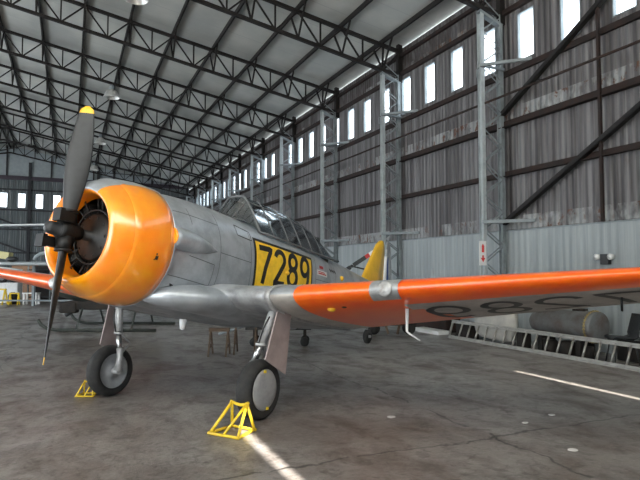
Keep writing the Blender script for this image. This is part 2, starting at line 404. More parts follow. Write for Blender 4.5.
# wall braces
for (ya,za,yb,zb,lab) in((Y0-.1,2.9,Y0-BAY+.1,5.45,'lower dark diagonal brace on the right wall, right of the column with the fire sign'),
                         (Y0-.1,5.75,Y0-BAY+.1,8.4,'upper dark diagonal brace on the right wall, rising past the windows')):
    b=MB().bar((XR-.17,ya,za),(XR-.17,yb,zb),.03,.13,up=(1,0,0)); b.bar((XR-.22,ya,za+.05),(XR-.22,yb,zb+.05),.09,.03,up=(1,0,0)); 
    tag(b.build('wall_brace',M['brace']),lab,'brace')
b=MB().box((XR-.17,8.42,5.95),(.06,.06,6.4)); tag(b.build('wall_post',M['steelrust']),'thin dark red upright post on the right wall beside the diagonal braces','post')

# ---- roof: purlins and trusses
PW=[.76+1.556*k for k in range(10)]
PW+= [SPAN-w for w in reversed(PW)]
for i,w in enumerate(PW):
    if w>20.5: continue
    z=roof_z(w)-.09
    b=MB().box((XR-w,(YB+YF)/2,z),(.07,YB-YF,.15))
    o=b.build('roof_purlin',M['steeldark'])
    tag(o,'dark roof purlin running the length of the hangar, %s counted from the right wall'%(['first','second','third','fourth','fifth','sixth','seventh','eighth','ninth','tenth','eleventh','twelfth','thirteenth','fourteenth'][i]),'purlin',"roof purlins")
TD=.92; TO=.18    # truss depth; top chord hangs TO below lining
tr_y=[Y0+BAY*k for k in range(0,9)]
def make_truss(y):
    t=thing('roof_truss',(XR,y,0),'','truss',0,'roof trusses across the hangar')
    b=MB();c=MB()
    for s in(0,1):
        sg=(lambda w:-w) if s==0 else (lambda w:-(SPAN-w))
        b.bar((sg(0.05),0,roof_z(.05)-TO-.05),(sg(RIDGE),0,roof_z(RIDGE)-TO-.05),.14,.10)
        c.bar((sg(.75),0,roof_z(.75)-TO-TD),(sg(RIDGE),0,roof_z(RIDGE)-TO-TD),.12,.10)
        c.bar((sg(.75),0,roof_z(.75)-TO-TD),(sg(.12),0,HC+.05),.10,.10)
    b.build('top_chord',M['steeldark'],t); c.build('bottom_chord',M['steeldark'],t)
    mesh={}
    def put(key,nm,p,q,wd,loc):
        if key not in mesh: o=MB().bar(p,q,wd,wd*.9,up=(0,1,0)).build(nm,M['steeldark'],t); mesh[key]=o
        else: o=mesh[key].copy(); C.objects.link(o); o.parent=t
        o.location=loc
    hp=.778
    for i,w in enumerate(PW):
        if w>20.5: continue
        z=roof_z(w)-TO-.05; sl=SL if w<RIDGE else -SL
        L=(-w,0,z)
        # sway struts: from the bottom chord up to the purlin on both sides
        put('sa','sway_strut',(0,0,-TD+.05),(0,.62,-.02+TO-.1),.055,L)
        put('sb','sway_strut',(0,0,-TD+.05),(0,-.62,-.02+TO-.1),.055,L)
        k='u' if w<RIDGE else 'd'
        if i<9 or i>=10:
            put('v'+k,'web_vertical',(-hp,0,sl*hp),(-hp,0,sl*hp-TD+.05),.05,L)
            put('x'+k,'web_diagonal',(0,0,0),(-hp,0,sl*hp-TD+.05),.05,L)
            put('y'+k,'web_diagonal',(-2*hp,0,2*sl*hp),(-hp,0,sl*hp-TD+.05),.05,L)
    # end panel
    w=PW[0]; z=roof_z(w)-TO-.05
    put('e','web_diagonal',(0.02,0,0),(-.02,0,-TD+.05),.06,(-w,0,z))
    put('g','web_diagonal',(0,0,-TD+.05),(w-.1,0,-SL*w),.06,(-w,0,z))
    return t
tr0=make_truss(tr_y[0]); trs=[tr0]
for y in tr_y[1:]:
    c=copy_tree(tr0); c.location=(XR,y,0); trs.append(c)
trs[0]['label']='dark steel lattice roof truss closest overhead, meeting the column with the fire sign'
for i,c in enumerate(trs[1:]):
    c['label']='dark steel lattice roof truss, %s bay beyond the column with the fire sign'%(['first','second','third','fourth','fifth','sixth','seventh','eighth'][i])
# roof-plane wind braces in the last bays
for i,(a,bb) in enumerate(((2,5),(5,8),(8,11),(11,14))):
    for s in(i%2,):
        wa,wb=(PW[a]+.1,PW[bb]-.1) if s==0 else (PW[bb]-.1,PW[a]+.1)
        p=(XR-wa,tr_y[7],roof_z(wa)-TO-TD+.1); q=(XR-wb,tr_y[8],roof_z(wb)-TO-TD+.1)
        o=MB().bar(p,q,.06,.06).build('wind_brace',M['steeldark'])
        tag(o,'dark diagonal wind brace between the two farthest roof trusses, %s from the right wall'%(['first','second','third','fourth'][i]),'brace','roof wind braces')
# end wall steelwork
o=MB().box(((XL+XR)/2,YB-.12,9.62),(SPAN,.2,.34)); tag(o.build('end_wall_beam',mat('purple_brown_steel',(.035,.025,.04),.6)),'heavy dark beam across the top of the end wall','beam')
for z,lab in((6.86,'dark rail under the windows of the end wall'),(8.62,'dark rail above the windows of the end wall'),(5.2,'thin dark rail across the end wall at mid height'),(3.2,'lower dark rail across the end wall')):
    tag(MB().box(((XL+XR)/2,YB-.06,z),(SPAN,.1,.13)).build('wall_rail',M['endsteel']),lab,'rail')
for i,x in enumerate((XR-13.7,XR-8.2,XR-19.2)):
    tag(MB().box((x,YB-.14,5.5),(.22,.2,11.0)).build('end_wall_post',M['endsteel']),('dark upright steel post on the end wall left of the propeller' if i==0 else 'dark upright steel post on the end wall behind the nose' if i==1 else 'dark upright steel post on the end wall near its left end'),'post')
for i,(xa,za,xb,zb) in enumerate(((XR-16.8,6.4,XR-13.7,5.2),(XR-16.8,4.4,XR-13.7,3.2))):
    tag(MB().bar((xa,YB-.2,za),(xb,YB-.2,zb),.1,.14).build('end_wall_brace',M['endsteel']),['upper','lower'][i]+' dark diagonal brace on the end wall left of its post','brace')

for i in range(1,12):
    w=1.72*i
    if w>18.5: break
    if i==8: continue
    h=roof_z(w)-9.8-.06
    o=MB().box((XR-w,YB-.08,9.8+h/2),(.12,.12,h)).build('gable_post',M['endsteel'])
    tag(o,'dark upright post on the gable above the end wall beam, %s from the right wall'%['first','second','third','fourth','fifth','sixth','seventh','eighth','ninth','tenth','eleventh'][i-1],'post','gable posts')
# ---- hanging lamps
def make_lamp():
    t=thing('pendant_lamp',(0,0,0),'','lamp',0,'bell lamps hanging from the roof trusses')
    MB().lathe([(0,.30),(.03,.305),(.06,.28),(.16,.25),(.26,.19),(.32,.11),(.34,.085),(.33,.08),(.25,.17),(.15,.23),(.03,.285),(0,.30)],(0,0,1),n=24).build('reflector',M['lampmetal'],t)
    MB().lathe([(.33,.0),(.33,.085),(.50,.08),(.54,.04),(.54,.0)],(0,0,1),n=16).build('ballast_housing',M['columngrey'],t)
    MB().ball((0,0,.17),(.07,.07,.12),n=8).build('bulb',M['white'],t)
    MB().tube([(0,0,.53),(0,0,.60)],.02,6).build('stem',M['steeldark'],t)
    return t
l0=make_lamp()
for i,y in enumerate([Y0+BAY*k for k in(1,3,5,7)]):
    o=l0 if i==0 else copy_tree(l0)
    w=8.85; o.location=(XR-w,y,roof_z(w)-TO-TD-.05-.60)
    o.scale=(1.15,1.15,1.1); o['label']=['white bell lamp at the top picture edge, the closest of the hanging lamps','white bell lamp hanging above and right of the propeller tip','white bell lamp hanging beside the yellow propeller tip, halfway down','white bell lamp hanging just above the nose, the farthest one'][i]

# ------------------------------------------------------------------ the aircraft
HX,HY,HZ=-.039,6.424,2.141; FX,FY=-.8025,-.5963; PIT=math.radians(8.0); BK=1.9
plane=thing('training_aircraft',(HX-FX*BK,HY-FY*BK,0),'silver and orange propeller trainer aircraft numbered 7289, parked in the hangar','aircraft',math.atan2(FY,FX))
AM=Matrix.Translation((BK,0,HZ))@Matrix.Rotation(-PIT,4,'Y')
def ap(b,name,mats,parent=None,**k):   # aircraft part; coordinates (forward, port, up) from the propeller hub
    if parent is None: return b.build(name,mats,plane,AM,**k)
    return b.build(name,mats,parent,None,**k)
# fuselage stations: s aft, half width, z top, z bottom, exponent
ST=[(.80,.60,.62,-.60,2.0),(.92,.655,.675,-.665,2.0),(1.2,.665,.70,-.70,2.05),(1.5,.655,.715,-.735,2.1),(1.9,.63,.72,-.77,2.15),(2.3,.605,.70,-.80,2.25),
    (2.6,.59,.68,-.81,2.5),(2.9,.575,.67,-.81,2.9),(3.4,.555,.655,-.79,3.0),(4.0,.525,.635,-.74,3.0),(4.6,.485,.61,-.68,2.7),(5.2,.43,.585,-.60,2.3),
    (5.8,.365,.56,-.51,2.1),(6.5,.28,.50,-.41,2.0),(7.2,.19,.44,-.33,2.0),(7.8,.13,.40,-.26,2.0),(8.45,.07,.36,-.14,2.0),(8.72,.02,.30,.0,2.0)]
def stat(s):
    if s<=ST[0][0]: return ST[0][1:]
    for a,b in zip(ST,ST[1:]):
        if s<=b[0]:
            t=(s-a[0])/(b[0]-a[0]); t2=t
            return tuple(x+(y-x)*t2 for x,y in zip(a[1:],b[1:]))
    return ST[-1][1:]
def side_y(s,z):
    hw,zt,zb,n=stat(s); zc=(zt+zb)/2; hz=(zt-zb)/2
    u=min(1,abs((z-zc)/hz)); return hw*max(0,1-u**n)**(1/n)
NS=72; NA=56
rings=[];ss=[ST[0][0]+(ST[-1][0]-ST[0][0])*i/NS for i in range(NS+1)]
for s in ss:
    # smooth the station data a little
    a=[sum(stat(s+d)[k] for d in(-.15,0,.15))/3 for k in range(4)]; hw,zt,zb,n=a; zc=(zt+zb)/2;hz=(zt-zb)/2
    r=[]
    for j in range(NA):
        th=2*PI*j/NA; c,sn=math.cos(th),math.sin(th)
        r.append(V((-s,hw*math.copysign(abs(c)**(2/n),c),zc+hz*math.copysign(abs(sn)**(2/n),sn))))
    rings.append(r)
b=MB().loft(rings)
# open the cockpit
keep=[i for i,f in enumerate(b.f) if not (len(f)==4 and all((-b.v[k][0]>2.7 and -b.v[k][0]<5.05 and abs(b.v[k][1])<.47 and b.v[k][2]>.49) for k in f))]
b.f=[b.f[i] for i in keep]; b.m=[b.m[i] for i in keep]; b.sm=[b.sm[i] for i in keep]
fus=ap(b,'fuselage',M['silver'])
# panel lines: thin dark strips lying on the skin
def skin_strip(pts,w,mb,mi=0,eps=.004,side=1):
    """pts (s,z) polyline laid on the port side of the fuselage"""
    P=[]
    for (a,c),(d,e) in zip(pts,pts[1:]):
        n=max(2,int(math.hypot(d-a,e-c)/.05))
        P+=[(a+(d-a)*i/n,c+(e-c)*i/n) for i in range(n)]
    P.append(pts[-1]); vs=[];fs=[]
    for i,(s,z) in enumerate(P):
        q=P[min(i+1,len(P)-1)];p=P[max(i-1,0)]; dx,dz=q[0]-p[0],q[1]-p[1]; l=math.hypot(dx,dz); nx,nz=-dz/l*w/2,dx/l*w/2
        for k in(1,-1):
            S,Z=s+nx*k,z+nz*k; vs.append((-S,side*(side_ys(S,Z)+eps),Z))
    for i in range(len(P)-1): fs.append((2*i,2*i+1,2*i+3,2*i+2))
    mb.add(vs,fs,mi,True)
def side_ys(s,z):
    return sum(side_y(s+d,z) for d in(-.15,0,.15))/3
for pts in([(1.72,.55),(1.72,-.60)],[(.95,.42),(1.72,.40)],[(.95,-.33),(1.62,-.38)],[(1.15,-.08),(1.62,-.12)],[(1.62,-.12),(1.62,-.38)],[(1.2,.30),(1.2,.50)],[(2.42,.45),(2.42,-.5)],[(1.72,.05),(2.42,.03)],[(4.35,.4),(4.35,-.3)],[(5.2,.45),(5.2,-.3)],[(4.35,.05),(5.2,.05)]):
    b=MB(); skin_strip(pts,.009,b); ap(b,'panel_seam',M['seam'],fus)
b=MB(); skin_strip([(2.14,.50),(2.14,.36),(2.46,.34),(2.46,.46),(2.14,.50)],.014,b); ap(b,'access_hatch',M['enginegrey'],fus)
b=MB(); b.lathe([(0,.0),(0,.028),(.004,.028)],(0,1,0),(-1.06,side_ys(1.06,-.43)+.002,-.43),n=14); ap(b,'drain_port',M['black'],fus)
# number panel with border and digits, all conforming to the skin
def skin_patch(mb,s0,s1,zf0,zf1,mi,eps):
    ns,nz=24,14; vs=[]
    for i in range(ns+1):
        s=s0+(s1-s0)*i/ns
        for j in range(nz+1):
            zt=zf0(s)+(zf1(s)-zf0(s))*j/nz; vs.append((-s,side_ys(s,zt)+eps,zt))
    mb.add(vs,[(i*(nz+1)+j,i*(nz+1)+j+1,(i+1)*(nz+1)+j+1,(i+1)*(nz+1)+j) for i in range(ns) for j in range(nz)],mi,True)
b=MB()
PT=lambda s:.40+(s-2.5)*-.01; PB=lambda s:-.31+(s-2.5)*.03
PS0,PS1=2.50,4.22
skin_patch(b,PS0,PS1,PB,PT,1,.004)
skin_patch(b,PS0+.045,PS1-.045,lambda s:PB(s)+.04,lambda s:PT(s)-.04,0,.008)
def arc(cx,cy,rx,ry,a0,a1,n=16): return [(cx+rx*math.cos(math.radians(a0+(a1-a0)*i/n)),cy+ry*math.sin(math.radians(a0+(a1-a0)*i/n))) for i in range(n+1)]
DIG={'7':[[(0,.93),(.52,.93),(.40,.72),(.27,.42),(.17,0)]],
     '2':[arc(.27,.72,.22,.22,165,-25,14)+[(.06,.07)],[(.0,.065),(.52,.065)]],
     '8':[arc(.27,.73,.19,.20,-90,270,20),arc(.27,.29,.22,.235,90,450,20)],
     '9':[arc(.27,.68,.21,.25,0,360,20),[(.48,.68),(.48,.38)]+arc(.27,.33,.21,.27,5,-130,10)]}
def digit_strips(ch,f,mb,mi,w):
    """f maps (u,v) in the digit box to a point; strokes become ribbons"""
    for pl in DIG[ch]:
        P=[]
        for (a,c),(d,e) in zip(pl,pl[1:]):
            n=max(1,int(math.hypot(d-a,e-c)/.06)); P+=[(a+(d-a)*i/n,c+(e-c)*i/n) for i in range(n)]
        P.append(pl[-1]); cl=math.hypot(P[0][0]-P[-1][0],P[0][1]-P[-1][1])<.01
        vs=[];K=len(P)
        for i,(x,y) in enumerate(P):
            q=P[i+1] if i<K-1 else (P[1] if cl else P[i]); p=P[i-1] if i>0 else (P[-2] if cl else P[i])
            dx,dy=q[0]-p[0],q[1]-p[1]; l=math.hypot(dx,dy); nx,ny=-dy/l*w/2,dx/l*w/2
            vs.append(f(x+nx,y+ny)); vs.append(f(x-nx,y-ny))
        mb.add(vs,[(2*i,2*i+1,2*i+3,2*i+2) for i in range(K-1)],mi,True)
for k,ch in enumerate('7289'):
    s0=2.62+k*.385; hgt=.54
    def f(u,v,s0=s0):
        s=s0+u*hgt*1.08; z=PB(s)+.085+v*hgt; return (-s,side_ys(s,z)+.012,z)
    digit_strips(ch,f,b,1,.15)
ap(b,'number_panel',[M['yellow'],M['black']],fus)
# rescue stencil plate: small white plate with red marks
b=MB(); skin_patch(b,4.40,4.80,lambda s:.13,lambda s:.22,0,.005); skin_patch(b,4.44,4.76,lambda s:.155,lambda s:.175,1,.008); skin_patch(b,4.44,4.70,lambda s:.185,lambda s:.20,1,.008); skin_patch(b,4.50,4.66,lambda s:.25,lambda s:.30,1,.006)
ap(b,'stencil_plate',[M['white'],M['red']],fus)
b=MB(); 
for i in range(3): skin_strip([(4.95+.1*i,.30),(5.03+.1*i,.26)],.035,b)
ap(b,'vent_slots',M['enginegrey'],fus)
b=MB().ball((-5.5,side_ys(5.5,.2),.2),.05,n=8); ap(b,'recognition_lamp',M['finyellow'],fus)
b=MB().ball((-3.38,side_ys(3.38,.02)+.01,.02),(.05,.03,.035),n=8); ap(b,'step_handle',M['finyellow'],fus)
# side intake fairing
rings=[]
for i in range(13):
    t=i/12; s=.86+.80*t; hh=.14*(1-t**2.2)**.8+.006; d=.11*(1-t**2)+.006; zc=.095-.04*t
    r=[]
    for j in range(16):
        th=2*PI*j/16; zz=zc+hh*math.sin(th); r.append((-s,side_ys(max(s,.95),zz)-.05+(.05+d)*max(-.6,math.cos(th)),zz))
    rings.append(r)
b=MB().loft(rings); ap(b,'air_intake',M['silver'],fus)
rg=[]
for s,k in((.84,.90),(.848,.94),(.866,.96),(.870,.90)):
    rg.append([(-s,side_ys(.95,.095+.146*k*math.sin(2*PI*j/16))-.05+(.05+.116*k)*max(-.6,math.cos(2*PI*j/16)),.095+.146*k*math.sin(2*PI*j/16)) for j in range(16)])
ap(MB().loft(rg),'intake_lip',M['yelloworange'],fus)

# wing bulge (wheel-well fillet) in front of the spar
def airfoil(th,n=18):
    """unit chord section, list of (c,z) from upper TE round the LE to lower TE"""
    def yt(x): return 5*th*(.2969*math.sqrt(x)-.126*x-.3516*x*x+.2843*x**3-.1036*x**4)
    def yc(x): return .02/.16*(.8*x-x*x) if x<.4 else .02/.36*(.2+.8*x-x*x)
    xs=[(1-math.cos(PI*i/n))/2 for i in range(n+1)]
    up=[(x,yc(x)+yt(x)) for x in reversed(xs)]; lo=[(x,yc(x)-yt(x)) for x in xs[1:]]
    return up+lo
AFN=18
def wing_ring(y,sle,ch,zle,th,inc):
    r=[];ca,sa=math.cos(inc),math.sin(inc)
    for c,z in airfoil(th,AFN):
        a=c*ch;h=z*ch; r.append(V((-(sle+a*ca+h*sa),y,zle-a*sa+h*ca)))
    return r
def wparam(y):
    """outer panel: leading edge, chord, height, thickness, incidence at span station y"""
    t=max(0,(y-1.4)/4.95)
    return (1.66+.17*(y-1.4), 2.32-.21*(y-1.4), -.47+.094*(y-1.4), .16-.03*t, math.radians(6.8-1.9*t))
def wing(side):
    ys=[1.42,1.55,1.75]+[1.75+.125*i for i in range(1,37)]
    tip=[]
    rr=[wing_ring(side*y,*wparam(y)) for y in ys]
    ye=ys[-1]; L=wparam(ye)
    for k in range(1,8):   # rounded tip
        a=k/7*PI/2; y=ye+.28*math.sin(a); q=max(.12,math.cos(a)); p=wparam(ye)
        rr.append(wing_ring(side*y,p[0]+p[1]*(1-q)*.45,p[1]*q,p[2]+.03*math.sin(a),p[3]*max(.35,q),p[4])); ys.append(y)
    sec=airfoil(.15,AFN)
    def mf(i,j):
        y=(ys[i]+ys[min(i+1,len(ys)-1)])/2; c=(sec[j][0]+sec[min(j+1,len(sec)-1)][0])/2; up=j<AFN
        if y<1.75: return 0 if up else 1
        if c<(.15 if not up else .10) : return 2
        if y<2.80+.45*c: return 2
        return 0 if up else 1
    b=MB(); b.loft(rr,0,closed_v=True,mfun=mf)
    return ap(b,'wing',[M['silver'],M['under'],M['orange']])
wp=wing(1); ws=wing(-1)
# centre section with forward bulge at the root
rr=[];CY=[0,.3,.5,.62,.7,.78,.86,.92,.98,1.1,1.25,1.40]
def cparam(y):
    p=wparam(1.4); f=max(0,min(1,(.98-abs(y))/.34)); f=f*f*(3-2*f)
    return (p[0]-.10*f,p[1]+.10*f,p[2],p[3],p[4]+.01)
for y in [-v for v in reversed(CY[1:])]+CY: rr.append(wing_ring(y,*cparam(y)))
b=MB().loft(rr); wc=ap(b,'wing_centre_section',M['silver_dirty'])
for sd in(1,-1):
    r=wing_ring(sd*1.395,*[a+d for a,d in zip(wparam(1.4),(-.012,.03,0,.012,0))]); r2=[p+V((0,sd*.07,.004)) for p in r]
    ap(MB().loft([r,r2]),'joint_band',M['geargrey'],wc)
# wheel-well fairing and fillet along the wing root
FR=[(.84,.30,.06,.06,-.57),(.95,.38,.17,.10,-.565),(1.1,.44,.27,.135,-.56),(1.3,.48,.36,.16,-.555),(1.55,.50,.40,.175,-.55),(1.9,.50,.40,.18,-.57),(2.6,.48,.34,.17,-.63),(3.4,.44,.22,.14,-.70),(4.0,.36,.10,.08,-.72)]
for sd in(1,-1):
    rings=[]
    for i in range(33):
        s=.84+3.16*i/32
        for a,b_ in zip(FR,FR[1:]):
            if s<=b_[0]+1e-6: t=(s-a[0])/(b_[0]-a[0]); t=t*t*(3-2*t)*.35+t*.65; q=[u+(v-u)*t for u,v in zip(a,b_)]; break
        rings.append([(-s,sd*(q[1]+q[2]*math.cos(2*PI*k/20)),q[4]+q[3]*math.sin(2*PI*k/20)) for k in range(20)])
    ap(MB().loft(rings),'wheel_well_fairing',M['silver'],fus)
# point on the wing underside
def under(y,c,eps=.004,side=1):
    p=wparam(y); 
    xs=airfoil(p[3],AFN)[AFN:]
    for (c0,z0),(c1,z1) in zip(xs,xs[1:]):
        if c<=c1: z=z0+(z1-z0)*(c-c0)/(c1-c0); break
    ca,sa=math.cos(p[4]),math.sin(p[4]); a=c*p[1];h=z*p[1]-eps
    return (-(p[0]+a*ca+h*sa),side*y,p[2]-a*sa+h*ca)
# wing parts
b=MB()
for k,ch in enumerate('9827'):
    yc=2.97+.60*k
    def f(u,v,yc=yc): return under(yc+.50-u*.95,.86-.60*v)
    digit_strips(ch,f,b,0,.095)
ap(b,'underwing_number',M['black'],wp)
def le_patch(y0,y1,c0,side,eps,mb,mi=0):
    vs=[];n=8
    for i in range(n+1):
        y=y0+(y1-y0)*i/n; p=wparam(y); prof=[q for q in airfoil(p[3],40) if q[0]<=c0]; ca,sa=math.cos(p[4]),math.sin(p[4])
        for k,(c,z) in enumerate(prof):
            rr=math.hypot(c-.05,z) or 1; a=c*p[1]-eps*(1-c/c0)-.002; h=z*p[1]+ (eps if k<len(prof)/2 else -eps)
            vs.append((-(p[0]+a*ca+h*sa),side*y,p[2]-a*sa+h*ca))
    m=len(prof); mb.add(vs,[(i*m+j,i*m+j+1,(i+1)*m+j+1,(i+1)*m+j) for i in range(n) for j in range(m-1)],mi,True)
for sd,w in((1,wp),(-1,ws)):
    b=MB(); le_patch(2.62,2.93,.075,sd,.006,b); ll=ap(b,'landing_light',M['rim'],w)
    p=wparam(2.775)
    bb=MB().lathe([(-.012,.0),(-.012,.075),(.004,.085),(.02,.085)],(-1,0,-.1),(-p[0]+.0,sd*2.79,p[2]-.005),n=20); bb.f=bb.f; 
    ap(bb,'lens_ring',M['geargrey'],w)
# pitot mast below the port wing
p=under(2.85,.27); b=MB().tube([p,(p[0]-.02,p[1],p[2]-.26),(p[0]-.02,p[1]+.02,p[2]-.275),(p[0]-.02,p[1]+.16,p[2]-.35)],[.022,.015,.012,.007],8); ap(b,'pitot_mast',M['white'],wp)
b=MB().ball(under(2.05,.16,.0),(.05,.05,.03),n=8); ap(b,'wing_lamp',M['finyellow'],wp)
b=MB().ball(under(2.22,.14,-.0),(.03,.03,.012),n=8); ap(b,'jack_point',M['black'],wp)
b=MB().tube([under(5.0,.5),V(under(5.0,.5))+V((-.05,0,-.14))],.012,6); ap(b,'tie_down_ring',M['black'],wp)
b=MB().lathe([(0,.0),(0,.05),(.12,.03),(.13,0)],(0,0,-1),(-1.5,.35,-.80),n=10); ap(b,'belly_beacon',M['white'],fus)

# cowling and engine
CR=.715
prof=[(.34,.435),(.26,.442),(.18,.452),(.135,.472),(.115,.50),(.125,.53),(.16,.56),(.24,.60),(.36,.645),(.5,.682),(.68,.710),(.86,.705),(.86,.685),(.6,.69),(.36,.67),(.26,.60),(.30,.47)]
def cowl_paint(i,j):   # grey anti-glare panel on top
    ax=V((-1,0,0)); u=V((0,0,1)); a=ax.cross(u); b_=ax.cross(a); th=2*PI*(j+.5)/72; d=a*math.cos(th)+b_*math.sin(th)
    return 1 if d.z>math.cos(math.radians(31)) and i>=14 else 0
def crom(P,k=4):
    o=[]
    for i in range(len(P)-1):
        a,b_,c,d=P[max(i-1,0)],P[i],P[i+1],P[min(i+2,len(P)-1)]
        for q in range(k):
            t=q/k; o.append(tuple(.5*(2*b_[n]+(c[n]-a[n])*t+(2*a[n]-5*b_[n]+4*c[n]-d[n])*t*t+(3*b_[n]-a[n]-3*c[n]+d[n])*t**3) for n in(0,1)))
    return o+[P[-1]]
prof=crom(prof[:5])+[(.115+.565*(1-math.cos(PI/2*i/20)),.50+.21*max(0,1-math.cos(PI/2*i/20)**1.7)**.588) for i in range(1,21)]+[(.77,.709),(.86,.705)]+prof[12:]
cw=ap(MB().lathe(prof,(-1,0,0),n=72,mfun=cowl_paint),'cowling',[M['yelloworange'],M['silver']])
b=MB()
for a in(1,): 
    b.lathe([(.845,.704),(.85,.711),(.862,.711),(.866,.704)],(-1,0,0),n=64)
ap(b,'cowling_band',M['silver'],cw)
# small inspection stencil + latch on the cowl side
b=MB()
def cp(s,ang,r=.722): return V((-s,r*math.cos(ang),r*math.sin(ang)))
for a0,a1,s0,s1 in((-.30,-.24,.60,.64),(-.23,-.20,.60,.62),(-.31,-.29,.585,.60)):
    b.add([cp(s0,a0),cp(s0,a1),cp(s1,a1),cp(s1,a0)],[(0,1,2,3)])
ap(b,'stencil_mark',M['black'],cw)
eng=ap(MB().lathe([(.12,.0),(.12,.055),(.285,.06),(.287,.11),(.30,.12),(.315,.24),(.34,.265),(.50,.28),(.60,.28),(.62,0)],(-1,0,0),n=32),'engine',M['enginegrey'])
ap(MB().lathe([(.64,.02),(.64,.69),(.66,.69),(.66,.02)],(-1,0,0),n=32),'baffle_plate',M['engine'],eng)
cy=MB(); prf=[(.26,.10)]
for k in range(10): prf+=[(.30+k*.034,.085),(.302+k*.034,.115),(.316+k*.034,.115),(.318+k*.034,.085)]
prf+=[(.645,.10),(.65,.05),(.65,0)]
cy.lathe(prf,(0,0,1),(-.50,0,0),n=20)
for s in(-1,1): cy.tube([(-.40,s*.03,.24),(-.36,s*.07,.60)],.013,6,1); cy.box((-.40,s*.075,.60),(.12,.06,.09),mi=1)
c0=ap(cy,'cylinder',[M['engine'],M['enginegrey']],eng)
for k in range(1,9):
    c=c0.copy(); C.objects.link(c); c.rotation_euler=(2*PI*k/9,0,0)
b=MB().tube([cp(.33,2*PI*i/40,.30) for i in range(40)],.011,6,closed=True); ap(b,'ignition_ring',M['enginegrey'],eng)
for k in range(10):
    a=2*PI*k/10; ap(MB().lathe([(0,0),(0,.018),(.014,.018),(.016,0)],(1,0,0),cp(.325,a,.215),n=8),'crankcase_bolt',M['engine'],eng)
for k in range(9):
    a=2*PI*(k+.5)/9+PI/2; 
    o=MB().tube([cp(.33,a,.30),cp(.30,a+.06,.42),cp(.36,a+.1,.50)],.009,6); ap(o,'ignition_lead',M['enginegrey'],eng)
# propeller
pr=ap(MB().lathe([(-.10,0),(-.10,.085),(-.06,.105),(.07,.105),(.11,.085),(.16,.075),(.18,0)],(-1,0,0),n=24),'propeller',M['engine'])
ap(MB().lathe([(-.245,0),(-.24,.03),(-.225,.055),(-.19,.068),(-.10,.07),(-.10,.09),(-.08,.09)],(-1,0,0),n=20),'pitch_dome',M['propgrey'],pr)
BR=math.radians(2.1)
def blade(sgn):
    rg=[]; R0=1.37
    for i in range(33):
        r=.10+(R0-.10)*i/32; u=r/R0
        if u<.2: ch=.115+(u-.07)*.3; tk=.115-(u-.07)*.35
        else:
            ch=.155+.10*math.sin(min(1,(u-.2)/.38)*PI/2); ch*= 1 if u<.58 else 1-.46*((u-.58)/.42)**1.5
            tk=max(.012,.07-.075*(u-.2))
        if u>.955: ch*=math.sqrt(max(.06,1-((u-.955)/.046)**2)) if u<1 else .3
        be=math.radians(58-25*u) if u>.18 else math.radians(50)
        cx,cyv=math.sin(be)*1.0,-sgn*math.cos(be)     # chord direction (fwd, port)
        nx,ny=math.cos(be),sgn*math.sin(be)
        lat=math.sin(BR)*r*sgn; up=math.cos(BR)*r*sgn
        ring=[]
        for j in range(14):
            th=2*PI*j/14; a=math.cos(th)*ch/2; h=math.sin(th)*tk/2
            ring.append(V((a*cx+h*nx,a*cyv+h*ny+lat,up)))
        rg.append(ring)
    b=MB(); b.loft(rg,0,mfun=lambda i,j:1 if i>=30 else 0)
    return b
for s in(1,-1):
    bl=ap(blade(s),'blade',[M['propgrey'],M['finyellow']],pr)
b=MB()
for s in(1,-1):
    b.tube([(0,0,s*.06),(0,0,s*.22)],[.10,.075],16); b.tube([(.0,0,s*.19),(0,0,s*.22)],.092,16)
    b.box((.10,-.0+s*.09,s*.13),(.17,.07,.10)); b.box((.19,s*.11,s*.13),(.05,.12,.13))
ap(b,'hub_barrel',M['engine'],pr)

# canopy: windscreen and long greenhouse
CAN=[(2.30,.40,.66,.70),(2.70,.475,.52,1.07),(3.2,.485,.51,1.075),(3.8,.465,.50,1.06),(4.35,.44,.49,1.02),(4.75,.415,.49,.94),(5.15,.37,.50,.77),(5.5,.30,.52,.60)]
def canring(s,hw,z0,z1,n=14,grow=0):
    r=[]
    for j in range(n+1):
        u=j/n*PI; c,sn=math.cos(u),math.sin(u)
        h=abs(sn)**.75
        r.append(V((-s,(hw+grow)*math.copysign(abs(c)**.32,c)*(1-.60*h),z0+(z1-z0+grow)*h)))
    return r
def canstat(s):
    for a,b in zip(CAN,CAN[1:]):
        if s<=b[0]:
            t=(s-a[0])/(b[0]-a[0]); return tuple(x+(y-x)*t for x,y in zip(a,b))
    return CAN[-1]
b=MB()
wsr=[]
for i in range(7):
    t=i/6; s=2.28+.44*t
    q=canring(2.70,.475-.10*(1-t),.52+.12*(1-t),.60+(1.07-.60)*max(.16,t))
    # windscreen slopes: the centre reaches further forward than the sides
    q=[V((-(2.28+.44*t+ .25*(abs(p.y)/.475)*(1-t)),p.y,p.z)) for p in q]; wsr.append(q)
b.loft(wsr,closed_v=False,caps=False)
ss2=[2.72+.09*i for i in range(32)]
b.loft([canring(*canstat(s)) for s in ss2 if s<=5.5],closed_v=False,caps=False)
can=ap(b,'canopy',M['canopy'])
b=MB()
for s in(2.72,3.08,3.5,3.9,4.28,4.68,5.1):
    b.tube(canring(*canstat(s),grow=.004),.009 if s>2.8 else .018,6)
for j in(0,4,7,10,14):
    b.tube([canring(*canstat(s),grow=.004)[j] for s in(2.72,3.2,3.8,4.35,4.75,5.15,5.48)],.008 if j not in(0,14) else .016,6)
b.tube(wsr[0],.009,6); 
for j in(4,10): b.tube([w[j] for w in wsr],.008,6)
ap(b,'canopy_frame',M['seam'],can)
b=MB()
